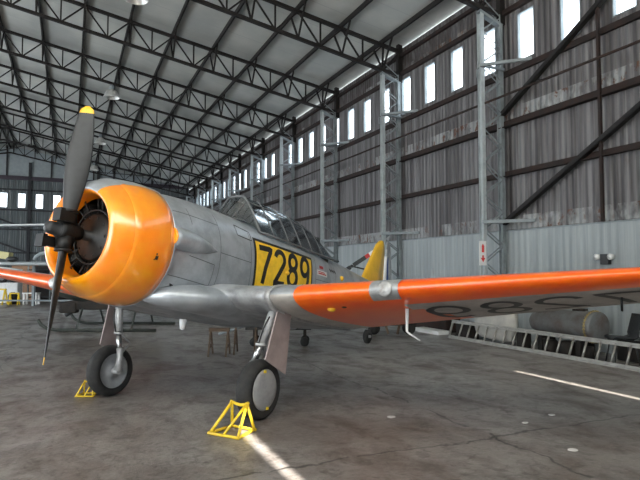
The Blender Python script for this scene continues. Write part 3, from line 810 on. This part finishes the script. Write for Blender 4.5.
b.box((-3.88,0,.05),(2.26,.70,.02)); b.box((-3.88,.34,.26),(2.26,.02,.44)); b.box((-3.88,-.34,.26),(2.26,.02,.44)); b.box((-2.78,0,.36),(.05,.64,.62)); b.box((-4.98,0,.27),(.05,.60,.42)); b.box((-3.72,0,.34),(.05,.62,.56))
ck=ap(b,'cockpit_tub',M['seatgreen'])
for s in(3.42,4.7):
    bb=MB().box((-s,0,.30),(.42,.44,.08)); bb.box((-s-.2,0,.58),(.07,.42,.58)); ap(bb,'seat',M['plastic'],ck,bevel=.02)
# tail
def flat_fin(prof_fn,n=10): pass
def surf(root,tip,yr,yt,th,axis='z'):
    """tapered lifting surface from (s_le,chord) at root to tip"""
    rr=[]
    for i in range(9):
        t=i/8; te=t if t<.9 else .9+.1*math.sin((t-.9)/.1*PI/2)
        sle=root[0]+(tip[0]-root[0])*t; ch=root[1]+(tip[1]-root[1])*t
        if t>.85: k=math.sqrt(max(.1,1-((t-.85)/.16)**2)); sle+=ch*(1-k)*.5; ch*=k
        h=yr+(yt-yr)*t
        ring=[]
        for c,z in [(1,0),(.6,.45),(.3,.5),(.1,.35),(0,0),(.1,-.35),(.3,-.5),(.6,-.45)]:
            a=-(sle+c*ch); d=z*th
            ring.append(V((a,d,h)) if axis=='z' else V((a,h,root[2]+d)))
        rr.append(ring)
    return rr
fin=ap(MB().loft(surf((7.05,1.27),(7.90,.42),.34,1.40,.09)),'fin',M['finyellow'])
def rmat(i,j): return 0
rud=MB()
rud.loft(surf((8.33,.15),(8.33,.11),.30,1.08,.085),1); rud.loft(surf((8.475,.13),(8.435,.09),.28,1.08,.075),2); rud.loft(surf((8.50,.50),(8.36,.30),-.20,1.46,.06),0)
ap(rud,'rudder',[M['silver_dirty'],M['white'],M['blue']])
for sd in(1,-1): ap(MB().loft(surf((7.35,1.25,.38),(7.75,.8,.38),sd*.1,sd*2.0,.08,axis='y')),'tailplane',M['silver'])
tw=ap(MB().tube([(-7.45,0,-.28),(-7.62,0,-.78)],.03,8),'tail_wheel',M['geargrey'])
ap(MB().lathe([(-.05,.06),(-.055,.12),(-.03,.155),(.03,.155),(.055,.12),(.05,.06)],(0,1,0),(-7.62,0,-.787),n=24),'tail_tyre',M['rubber'],tw)
ap(MB().tube([(-7.62,-.08,-.787),(-7.62,.08,-.787)],.03,8),'tail_axle',M['geargrey'],tw)

# main gear
GS,GZ=1.898,-1.547
def gear(sd):
    yw=1.263
    P=lambda s,y,z:(-s,sd*y,z)
    lg=ap(MB().tube([P(1.98,1.36,-.52),P(1.93,1.23,-1.02)],.055,14),'landing_gear',M['geargrey'])
    ap(MB().tube([P(1.93,1.235,-1.0),P(1.91,1.14,-1.28)],.038,12),'oleo_piston',M['steel'],lg)
    ap(MB().tube([P(1.93,1.22,-1.02),P(1.93,1.22,-1.05)],.068,14),'collar',M['geargrey'],lg)
    ap(MB().tube([P(1.91,1.14,-1.24),P(1.905,1.11,-1.36),P(GS,1.11,GZ)],[.045,.042,.05],12),'axle_fork',M['geargrey'],lg)
    ap(MB().tube([P(GS,1.08,GZ),P(GS,1.34,GZ)],.04,12),'axle',M['geargrey'],lg)
    b=MB().tube([P(1.95,1.22,-1.04),P(2.11,1.17,-1.16)],.018,8); b.tube([P(2.11,1.17,-1.16),P(1.94,1.12,-1.29)],.018,8); ap(b,'torque_link',M['geargrey'],lg)
    ap(MB().tube([P(1.90,1.33,-.70),P(1.86,1.28,-.85),P(1.88,1.22,-1.03)],.010,6),'brake_hose',M['black'],lg)
    w=.10
    tp=[(-.085,.235),(-w,.265),(-.103,.295),(-.085,.325),(-.05,.342),(0,.346),(.05,.342),(.085,.325),(.103,.295),(w,.265),(.085,.235)]
    ap(MB().lathe(tp,(0,1,0),P(GS,yw,GZ),n=48),'tyre',M['rubber'],lg)
    rp=[(-.085,.238),(-.07,.225),(-.05,.16),(-.045,.09),(-.07,.085),(-.07,0)] 
    ro=[(.085,.238),(.098,.225),(.104,.15),(.107,0)]
    s=1 if sd>0 else -1
    pr_=[(a*s,r) for a,r in rp][::-1]+[(a*s,r) for a,r in ro]
    wr=ap(MB().lathe(pr_,(0,1,0),P(GS,yw,GZ),n=40),'wheel_rim',M['rim'],lg)
    b=MB()
    for k in range(2):
        a=PI*k+PI/2-.25; b.box(P(GS-math.cos(a)*.215,yw+.108,GZ+math.sin(a)*.215),(.03,.02,.03))
    ap(b,'hubcap_clip',M['chockyellow'],lg)
    # gear door, outboard and behind the leg
    vs=[P(1.90,1.44,-.55),P(2.13,1.47,-.58),P(2.20,1.41,-1.37),P(2.08,1.40,-1.32),P(1.78,1.39,-1.20)]
    vs2=[V(v)+V((0,sd*.018,0)) for v in vs]; n=5
    b=MB().add(vs+[tuple(v) for v in vs2],[tuple(range(n)),tuple(range(2*n-1,n-1,-1))]+[(i,(i+1)%n,n+(i+1)%n,n+i) for i in range(n)])
    ap(b,'gear_door',M['doorred'],lg)
gear(1); gear(-1)

# ------------------------------------------------------------------ wheel chocks
def chock(x,y,rz,label,sc=1.0):
    t=thing('wheel_chock',(x,y,0),label,'chock',rz,'yellow tubular wheel chocks')
    t.scale=(sc,sc,sc); r=.017
    # local +x points to the tyre
    MB().tube([(-.17,-.20,.02),(-.17,.20,.02)],r,8).build('front_bar',M['chockyellow'],t)
    for sy in(-1,1):
        MB().tube([(-.17,sy*.19,.02),(.17,sy*.15,.02)],r,8).build('base_bar',M['chockyellow'],t)
        MB().tube([(-.15,sy*.18,.03),(.10,sy*.10,.30)],r,8).build('front_upright',M['chockyellow'],t)
        MB().tube([(.17,sy*.15,.02),(.10,sy*.10,.30)],r,8).build('rear_upright',M['chockyellow'],t)
    MB().tube([(-.16,0,.025),(.09,-.085,.28)],r*.85,8).build('stay',M['chockyellow'],t)
    MB().tube([(.17,-.17,.02),(.17,.17,.02)],r*.9,8).build('cross_bar',M['chockyellow'],t)
    MB().tube([(.10,-.12,.31),(.11,-.06,.285),(.115,0,.275),(.11,.06,.285),(.10,.12,.31)],r,8).build('saddle_bar',M['chockyellow'],t)
    return t
ra=math.atan2(-FY,-FX)
chock(1.63,5.96,ra,'yellow tubular chock with sunlit corner in front of the near wheel')
chock(.26,8.55,ra+.5,'small yellow tubular chock in front of the far wheel',.62)

# ------------------------------------------------------------------ helicopter behind the aircraft (skids, tail and rotor blades show)
ca,sa=math.cos(math.radians(23.87)),math.sin(math.radians(23.87))
def cw_(x,z,h=0): return V((x*ca+z*sa,-x*sa+z*ca,h))      # view-aligned ground coordinates (right, ahead) to world
hel=thing('helicopter',cw_(-6.3,17.0),'dark green skid helicopter half hidden behind the aircraft, tail rotor to the right','helicopter',math.radians(-23.87))
# local: +x to the tail
for sd in(-1,1):
    y=sd*1.05
    MB().tube([(-1.62,y,.34),(-1.52,y,.20),(-1.36,y,.10),(-1.1,y,.055),(1.7,y,.05)],.045,10).build('skid',M['darkgreen'],hel)
    for x in(-.55,1.0): MB().tube([(x,y,.06),(x,sd*.62,.62)],.03,8).build('skid_strut',M['darkgreen'],hel)
rings=[]
for i in range(13):
    t=i/12; x=-1.75+3.2*t; k=math.sin(PI*min(1,.03+t*.62))**.6; k=max(k,.12)
    rings.append([(x,.72*k*math.cos(2*PI*j/20),1.22+.62*k*math.sin(2*PI*j/20)) for j in range(20)])
MB().loft(rings).build('cabin',M['darkgreen'],hel)
MB().box((-.2,0,.70),(1.9,.9,.25)).build('belly_tray',M['junk'],hel,bevel=.03)
MB().box((-1.05,-.35,.63),(.5,.3,.3)).build('gun_pod',M['junk'],hel,bevel=.05)
MB().tube([(-1.0,-.35,.50),(-1.15,-.35,.42)],.07,10).build('search_lamp',M['plastic'],hel)
MB().lathe([(0,.30),(.9,.28),(1.1,.15),(1.1,0)],(1,0,0),(.4,0,1.95),n=20).build('turbine',M['enginegrey'],hel)
b=MB(); 
for sy,sz in((-.22,0),(.22,0),(0,.28)): b.tube([(1.3,sy,1.3+sz),(7.2,sy*.25,1.68+sz*.35)],.028,6)
for i in range(9):
    x=1.4+i*.6; t=(x-1.3)/5.6; f=1-.75*t; z=1.3+.38*t
    b.tube([(x,-.22*f,z),(x+.3,0,z+.28*(1-.65*t)),(x+.6,.22*f,z+.04)],.014,6); b.tube([(x,-.22*f,z),(x,.22*f,z)],.014,6)
b.build('tail_boom',M['darkgreen'],hel)
b=MB().add([(6.05,.0,1.75),(6.45,.0,1.75),(6.42,0,2.38),(6.28,0,2.42),(6.05,.04,1.75),(6.45,.04,1.75),(6.42,.04,2.38),(6.28,.04,2.42)],[(0,1,2,3),(7,6,5,4),(0,4,5,1),(1,5,6,2),(2,6,7,3),(3,7,4,0)])
b.build('tail_fin',M['darkgreen'],hel)
# tail rotor: banded blades
tr=MB().tube([(7.25,-.18,1.85),(7.25,.12,1.85)],.05,10).build('tail_rotor',M['plastic'],hel)
d=V((.84,0,.55)).normalized()
for sg in(1,-1):
    b=MB(); cuts=[(.05,.20,0),(.20,.48,0),(.48,.62,1),(.62,.80,2),(.80,.88,0)] if sg>0 else [(.05,.30,0),(.30,.42,0),(.42,.56,1),(.56,.74,2),(.74,.85,0)]
    for r0,r1,mi in cuts: b.bar(V((7.25,-.2,1.85))+d*sg*r0,V((7.25,-.2,1.85))+d*sg*r1,.12,.03,up=(0,1,0),mi=mi)
    b.build('tail_rotor_blade',[M['plastic'],M['red'],M['white']],tr)
MB().tube([(7.25,0,1.85),(7.8,0,1.72)],.025,6).build('tail_guard',M['plastic'],hel)
MB().tube([(.6,0,2.1),(.6,0,3.12)],.06,10).build('rotor_mast',M['enginegrey'],hel)
hub=MB().lathe([(-.08,.05),(-.06,.2),(.06,.2),(.08,.05)],(0,0,1),(.6,0,3.12),n=16).build('rotor_hub',M['enginegrey'],hel)
for a in(181,61,-59):
    a=math.radians(a); c=V((.6,0,3.12)); dd=V((math.cos(a),math.sin(a),-.012))
    MB().bar(c+dd*.15,c+dd*4.6,.32,.045).build('rotor_blade',M['panelgrey'],hub)

# ------------------------------------------------------------------ things along the back on the left
VR=math.radians(-23.87)
o=thing('spare_wing_panel',cw_(-14.3,27.5),'long white wing panel lying on steel stands in the left background','wing panel',VR)
b=MB(); rr=[]
for x,ch in((-5.5,1.1),(0,1.25),(3.0,1.3)): rr.append([V((x,c*ch-.5,2.02+z*ch)) for c,z in airfoil(.15,10)])
b.loft(rr); b.build('skin',M['panelgrey'],o)
for x in(-4.2,.35,2.6): MB().box((x,.1,.97),(.12,.12,1.94)).build('stand_post',M['columngrey'],o)
MB().box((-1,.1,.25),(7.2,.08,.08)).build('stand_rail',M['columngrey'],o)
b=MB().tube([(1.35+math.cos(PI*i/8)*.95,.0,2.23+math.sin(PI*i/8)*.40) for i in range(9)],.09,8)
o=b.build('curved_hoop',M['bluegrey']); o.location=cw_(-14.3,27.5); o.rotation_euler=(0,0,VR); tag(o,'grey curved hoop standing on top of the white wing panel','hoop')
o=MB().box((0,0,0),(.75,.4,.34)).build('yellow_case',mat('pale_yellow_case',(.55,.50,.25),.6),bevel=.03); o.location=cw_(-15.3,27.3,2.45); o.rotation_euler=(0,.15,VR); tag(o,'pale yellow case resting on the white wing panel at left edge','case')
o=MB().ball((0,0,0),(.30,.2,.14),n=8).build('black_bag',M['plastic']); o.location=cw_(-14.7,27.0,2.25); o.rotation_euler=(0,0,VR); tag(o,'black bag slumped next to the pale yellow case on the white wing','bag')
o=thing('cover_panel',cw_(-15.2,26.0),'pale tapered panel poking in low at the left picture edge','panel',VR)
b=MB(); b.loft([[V((x,y,z)) for y,z in((-.3,1.74-h),(-.3,1.74+h),(.3,1.74+h),(.3,1.74-h))] for x,h in((-3,.24),(0,.20),(1.4,.02))],smooth=False); b.build('panel_skin',M['white'],o)
for x in(-2.2,-.5): MB().box((x,0,.78),(.08,.08,1.56)).build('stand_leg',M['columngrey'],o)
o=MB().box((0,0,1.0),(1.5,.06,2.0)).build('plywood_board',M['card']); o.location=cw_(-17.0,32.6); o.rotation_euler=(0,0,VR)
tag(o,'brown plywood board standing in the left background below the white wing panel','board')
o=thing('steel_rack',cw_(-14.9,31.2),'dark steel rack with open shelves behind the near propeller blade at left','rack',VR)
for x in(-1.0,.2,1.3):
    for y in(-.35,.35): MB().box((x,y,1.0),(.06,.06,2.0)).build('upright',M['columngrey'],o)
for z in(.25,1.0,1.75): MB().box((.15,0,z),(2.4,.76,.05)).build('shelf',M['endsteel'],o)
MB().box((.15,.37,1.0),(2.4,.03,1.9)).build('back_panel',M['junk'],o)
o=thing('white_cabinet',cw_(-16.6,30.2),'low white cabinet with two dark wheels on top, left background','cabinet',VR)
MB().box((0,0,.53),(1.25,.5,1.06)).build('carcass',M['white'],o,bevel=.02)
for x in(-.31,.31): MB().box((x,-.26,.53),(.58,.02,.96)).build('door',M['white'],o)
for i,(x,r) in enumerate(((-.33,.27),(.30,.27))):
    p=cw_(-16.6+x,30.2)
    o=thing('aircraft_wheel',(p.x,p.y,1.06),['dark spare wheel on the left half of the white cabinet','dark spare wheel on the right half of the white cabinet'][i],'wheel',VR)
    MB().lathe([(-.1,.15),(-.12,.2),(-.09,r),(.09,r),(.12,.2),(.1,.15)],(0,1,0),(0,0,r),n=28).build('tyre',M['rubber'],o)
    MB().lathe([(-.08,0),(-.08,.16),(.08,.16),(.08,0)],(0,1,0),(0,0,r),n=20).build('rim',M['rim'],o)
def trestle(x,z,w,h,m,label,rz=0,name='trestle',grp=None):
    t=thing(name,cw_(x,z),label,'trestle',VR+rz,grp)
    MB().box((0,0,h-.03),(w,.10,.07)).build('top_beam',m,t)
    for sx in(-1,1):
        for sy in(-1,1): MB().bar((sx*w*.42,sy*.25,0),(sx*w*.42,sy*.03,h-.05),.06 if m is not M['wood'] else .032,.06 if m is not M['wood'] else .032).build('leg',m,t)
        MB().bar((sx*w*.42,-.17,h*.35),(sx*w*.42,.17,h*.35),.04,.04).build('rung',m,t)
    return t
trestle(-16.0,28.4,.55,.80,M['chockyellow'],'taller yellow steel trestle under the far orange wing at left')
trestle(-15.3,28.4,.45,.60,M['chockyellow'],'shorter yellow trestle right of the taller yellow trestle',.3)
tag(MB().lathe([(0,.0),(0,.2),(.45,.22),(.6,.1),(.6,0)],(0,0,1),cw_(-15.65,28.9,0),n=14).build('oil_drum',M['junk']),'small black drum between the two yellow trestles at left','drum')
t=thing('white_bench',cw_(-14.55,28.6),'white legged bench under the far wing, right of the yellow trestles','bench',VR)
MB().box((0,0,.57),(.75,.4,.06)).build('bench_top',M['white'],t)
for sx in(-1,1):
    for sy in(-1,1): MB().box((sx*.30,sy*.15,.27),(.09,.07,.54)).build('leg',M['white'],t)

# ------------------------------------------------------------------ stands and clutter seen under the aircraft
trestle(-2.05,11.6,.42,.55,M['wood'],'left brown wooden trestle seen under the belly between the wheels')
trestle(-1.55,11.9,.5,.62,M['wood'],'right brown wooden trestle seen under the belly next to the near leg')
t=thing('tow_trolley',cw_(-.95,13.2),'low grey trolley on small wheels behind the near landing gear leg','trolley',math.radians(-23.87))
MB().box((0,0,.42),(1.5,.5,.10)).build('deck',M['enginegrey'],t)
MB().tube([(-.75,0,.45),(-1.4,0,.25)],.03,8).build('tow_bar',M['columngrey'],t)
for x in(-.55,.6):
    for y in(-.24,.24): MB().lathe([(-.04,.0),(-.04,.10),(.04,.10),(.04,0)],(0,1,0),(x,y,.10),n=16).build('wheel',M['rubber'],t)
for x in(-.55,.6): MB().box((x,0,.27),(.06,.44,.25)).build('axle_block',M['junk'],t)
t=thing('engine_dolly',cw_(1.95,15.6),'low black dolly with yellow-brown struts on the floor under the orange wing','dolly',math.radians(-23.87))
MB().box((0,0,.32),(1.3,.6,.16)).build('frame',M['junk'],t,bevel=.02)
for x in(-.5,.45): MB().lathe([(-.1,.0),(-.1,.17),(.1,.17),(.1,0)],(0,1,0),(x,-.2,.17),n=16).build('wheel',M['rubber'],t)
for x in(-.12,.12): MB().bar((x,-.35,0.02),(x*2.2,-.3,.55),.05,.05).build('strut',M['wood'],t)
MB().box((-.3,0,.46),(.4,.4,.14)).build('motor',M['junk'],t)

# ladder lying on its edge along the right wall
LX=8.9
t=thing('extension_ladder',(LX,9.0,0),'long aluminium ladder lying on its edge along the right wall','ladder')
LY0,LY1=-3.8,3.0; lean=.14
def rail(z,x,nm):
    b=MB()
    for dz in(-.028,.028): b.box((x,(LY0+LY1)/2,z+dz),(.05,LY1-LY0,.022))
    b.box((x+.015,(LY0+LY1)/2,z),(.012,LY1-LY0,.07)); b.build(nm,M['alu'],t)
rail(.045,0,'side_rail'); rail(.42,lean,'side_rail')
n=int((LY1-LY0)/.31); r0=None
for i in range(n):
    y=LY0+.18+i*.31
    if r0 is None: r0=MB().tube([(0,0,.06),(lean,0,.41)],.021,8).build('rung',M['alu'],t); o=r0
    else: o=r0.copy(); C.objects.link(o); o.parent=t
    o.location=(0,y,0)
b=MB().bar((.02,LY1-.02,.05),(lean,LY1-.02,.42),.04,.04); b.build('end_bar',M['alu'],t)
# drop tank / grey cylinder
t=thing('fuel_tank',(9.43,8.50,.62),'large grey cylindrical tank lying behind the ladder, chained at one end','tank')
MB().lathe([(-1.12,.0),(-1.10,.14),(-1.03,.20),(-.85,.245),(-.3,.285),(.45,.30),(.585,.30),(.60,.27),(.60,0)],(0,-1,0),n=32).build('shell',M['tankgrey'],t)
MB().tube([(.305*math.cos(2*PI*i/64),-.49,.305*math.sin(2*PI*i/64)) for i in range(64)],[.03 if i%2 else .012 for i in range(64)],6,closed=True).build('chain',M['chain'],t)
MB().box((0,-.15,.315),(.10,.30,.06)).build('lug',M['junk'],t)
for y in(-.25,.75):
    MB().box((0,y,-.45),(.4,.12,.34)).build('cradle',M['junk'],t)
# pale panel left of the tank
b=MB(); rr=[]
for i in range(12):
    t_=i/11; y=9.95+1.40*t_; k=(1-abs(2*t_-1)**5)**.4*.98+.02; r=[]
    for j in range(20):
        a=2*PI*j/20; r.append(V((9.27+.19*k*math.copysign(abs(math.cos(a))**.7,math.cos(a)),y,.49+(.47-.10*t_)*k*math.copysign(abs(math.sin(a))**.7,math.sin(a)))))
    rr.append(r)
b.loft(rr); tag(b.build('engine_cover',mat('pale_cover',(.40,.385,.355),.6,0,.2,4.)),'pale grey rounded engine cover behind the far end of the ladder','cover')
# chair
t=thing('plastic_chair',(9.42,7.40,.0),'black plastic bucket chair perched behind the ladder at the right edge','chair',math.radians(150)); t.scale=(1.0,1.05,1.0)
rg=[]
prof=[(.24,.44),(.20,.46),(.05,.445),(-.12,.44),(-.19,.47),(-.23,.56),(-.27,.72),(-.31,.88),(-.32,.92)]
vs=[];NW=7
for x,z in prof:
    for j in range(NW):
        u=j/(NW-1)*2-1; w=.225 if z<.6 else .225-.03*(z-.6)
        vs.append((x+ .05*u*u*(1 if z>.5 else 0),u*w,z+.05*u*u*(1 if z<.5 else .0)))
n0=len(vs); vs+= [(x-.012,y,z-.012) for x,y,z in vs]
fs=[]
for i in range(len(prof)-1):
    for j in range(NW-1):
        q=(i*NW+j,i*NW+j+1,(i+1)*NW+j+1,(i+1)*NW+j); fs.append(q); fs.append(tuple(k+n0 for k in reversed(q)))
for i in range(len(prof)-1):
    for j in(0,NW-1): fs.append((i*NW+j,(i+1)*NW+j,(i+1)*NW+j+n0,i*NW+j+n0))
for j in range(NW-1):
    for i in(0,len(prof)-1): fs.append((i*NW+j,i*NW+j+1,i*NW+j+1+n0,i*NW+j+n0))
MB().add(vs,fs,0,True).build('shell',M['plastic'],t)
for sx,sy in((.2,.18),(.2,-.18),(-.18,.18),(-.18,-.18)): MB().tube([(sx*.8,sy*.8,.44),(sx*1.15,sy*1.15,0)],.013,6).build('leg',M['plastic'],t)
# scrap behind the ladder
for x,y,r,h,lab in((9.27,8.02,.10,.25,'small dark scrap can behind the ladder, just below the chained tank end'),(9.27,8.55,.17,.29,'dark scrap can behind the ladder, below the middle of the tank'),(9.27,8.98,.15,.27,'dark scrap can behind the ladder, below the far half of the tank')):
    tag(MB().lathe([(0,0),(0,r),(h*.9,r),(h,r*.8),(h,0)],(0,0,1),(x,y,0),n=16).build('scrap_can',M['junk']),lab,'can')
for x,y,dx,dy,dz,lab in((9.22,6.35,.3,.7,.40,'dark scrap crate behind the ladder at the right picture edge'),(9.85,7.5,.26,.55,.38,'dark scrap crate against the wall behind the black chair'),(9.28,9.76,.26,.20,.40,'dark scrap crate between the tank and the pale engine cover'),(9.25,11.68,.3,.55,.42,'dark scrap crate behind the far end of the ladder')):
    tag(MB().box((x,y,dz/2),(dx,dy,dz)).build('scrap_crate',M['junk'],bevel=.02),lab,'crate')
tag(MB().box((9.75,14.0,.2),(.5,2.2,.4)).build('rusty_trough',M['steelrust'],bevel=.03),'rusty low trough on the floor beyond the far ladder end','trough')
tag(MB().box((9.2,13.2,.05),(.35,1.2,.10)).build('white_plank',M['white']),'white plank on the floor beyond the far ladder end','plank')

# wall lamp, fire sign
t=thing('emergency_light',(XR-.12,8.42,1.96),'small dark emergency light with two white heads on the pale wall sheeting','light')
MB().box((0,0,0),(.10,.20,.22)).build('housing',M['plastic'],t,bevel=.01)
for s in(-1,1): MB().lathe([(0,.0),(0,.055),(.09,.065),(.10,0)],(-1,0,0),(0,s*.17,.05),n=16).build('lamp_head',M['white'],t)
t=thing('fire_sign',(XR-CD-.10,Y0-.082,2.16),'tall red and white fire extinguisher sign on the lattice column','sign')
sg=MB().box((0,0,0),(.22,.012,.62)).build('sign_board',M['white'],t)
MB().lathe([(0,0),(0,.035),(.16,.035),(.19,.015),(.21,.015),(.21,0)],(0,0,1),(0,-.004,.02),n=12).build('extinguisher_symbol',M['red'],t)
MB().add([(-.07,-.012,-.12),(.07,-.012,-.12),(0,-.012,-.23),(-.07,-.007,-.12),(.07,-.007,-.12),(0,-.007,-.23)],[(0,1,2),(3,5,4),(0,3,4,1),(1,4,5,2),(2,5,3,0)]).build('arrow_symbol',M['red'],t)
MB().box((0,-.008,-.09),(.05,.006,.07)).build('arrow_stem',M['red'],t)

# white discs lying on the floor
for x,y,r,lab in((3.51,5.86,.045,'white scrap of paper on the floor, left one nearest the wheel'),(4.77,5.02,.035,'white scrap of paper on the floor in the middle of the right foreground'),(5.32,5.16,.035,'white scrap of paper on the floor closest to the ladder'),(4.48,4.09,.045,'pale scrap of paper on the floor, nearest the bottom right corner')):
    b=MB(); pts=[(x+r*(1+.35*random.random())*math.cos(2*PI*j/9),y+r*(.8+.4*random.random())*math.sin(2*PI*j/9)) for j in range(9)]
    b.add([(p,q,.001) for p,q in pts]+[(p,q,.005) for p,q in pts],[tuple(range(8,-1,-1)),tuple(range(9,18))]+[(j,(j+1)%9,9+(j+1)%9,9+j) for j in range(9)])
    tag(b.build('paper_scrap',M['white']),lab,'scrap')

# ------------------------------------------------------------------ light
W=bpy.data.worlds.new('sky'); bpy.context.scene.world=W; W.use_nodes=True; nt=W.node_tree
bg=nt.nodes['Background']; bg.inputs[0].default_value=(.86,.94,1.0,1); bg.inputs[1].default_value=1.6
sun=bpy.data.lights.new('sun','SUN'); sun.energy=7.0; sun.angle=math.radians(.53); sun.color=(1,.95,.86)
so=bpy.data.objects.new('sun',sun); C.objects.link(so)
el=math.atan2(DOORH,7.66-YF)
dirv=V((0,math.cos(el),-math.sin(el))); so.rotation_euler=dirv.to_track_quat('-Z','Y').to_euler()
def portal(loc,sx,sy,d):
    l=bpy.data.lights.new('daylight_opening','AREA'); l.shape='RECTANGLE'; l.size=sx; l.size_y=sy; l.cycles.is_portal=True
    o=bpy.data.objects.new('daylight_opening',l); C.objects.link(o); o.location=loc; o.rotation_euler=V(d).to_track_quat('-Z','Y').to_euler(); return o
portal((XL-.1,(LO0+LO1)/2,LOH/2),LOH,LO1-LO0,(1,0,0))
portal(((OPEN0+OPEN1)/2,YF-.06,DOORH/2),OPEN1-OPEN0,DOORH,(0,1,0))

# ------------------------------------------------------------------ camera
sc=bpy.context.scene
cam=bpy.data.cameras.new('camera'); co=bpy.data.objects.new('camera',cam); C.objects.link(co)
cam.sensor_width=36; cam.lens=36*565/640; cam.clip_end=500
co.location=(0,0,1.735); co.rotation_euler=(math.radians(90)+math.atan2(30,565),0,math.radians(-23.87))
sc.camera=co
sc.view_settings.view_transform='Standard'; sc.view_settings.look='None'; sc.view_settings.gamma=1; sc.view_settings.use_curve_mapping=False
sc.view_settings.exposure=2.15
sc.cycles.max_bounces=8; sc.cycles.diffuse_bounces=5; sc.cycles.transparent_max_bounces=12
sc.cycles.use_denoising=True
sc.cycles.sample_clamp_indirect=6
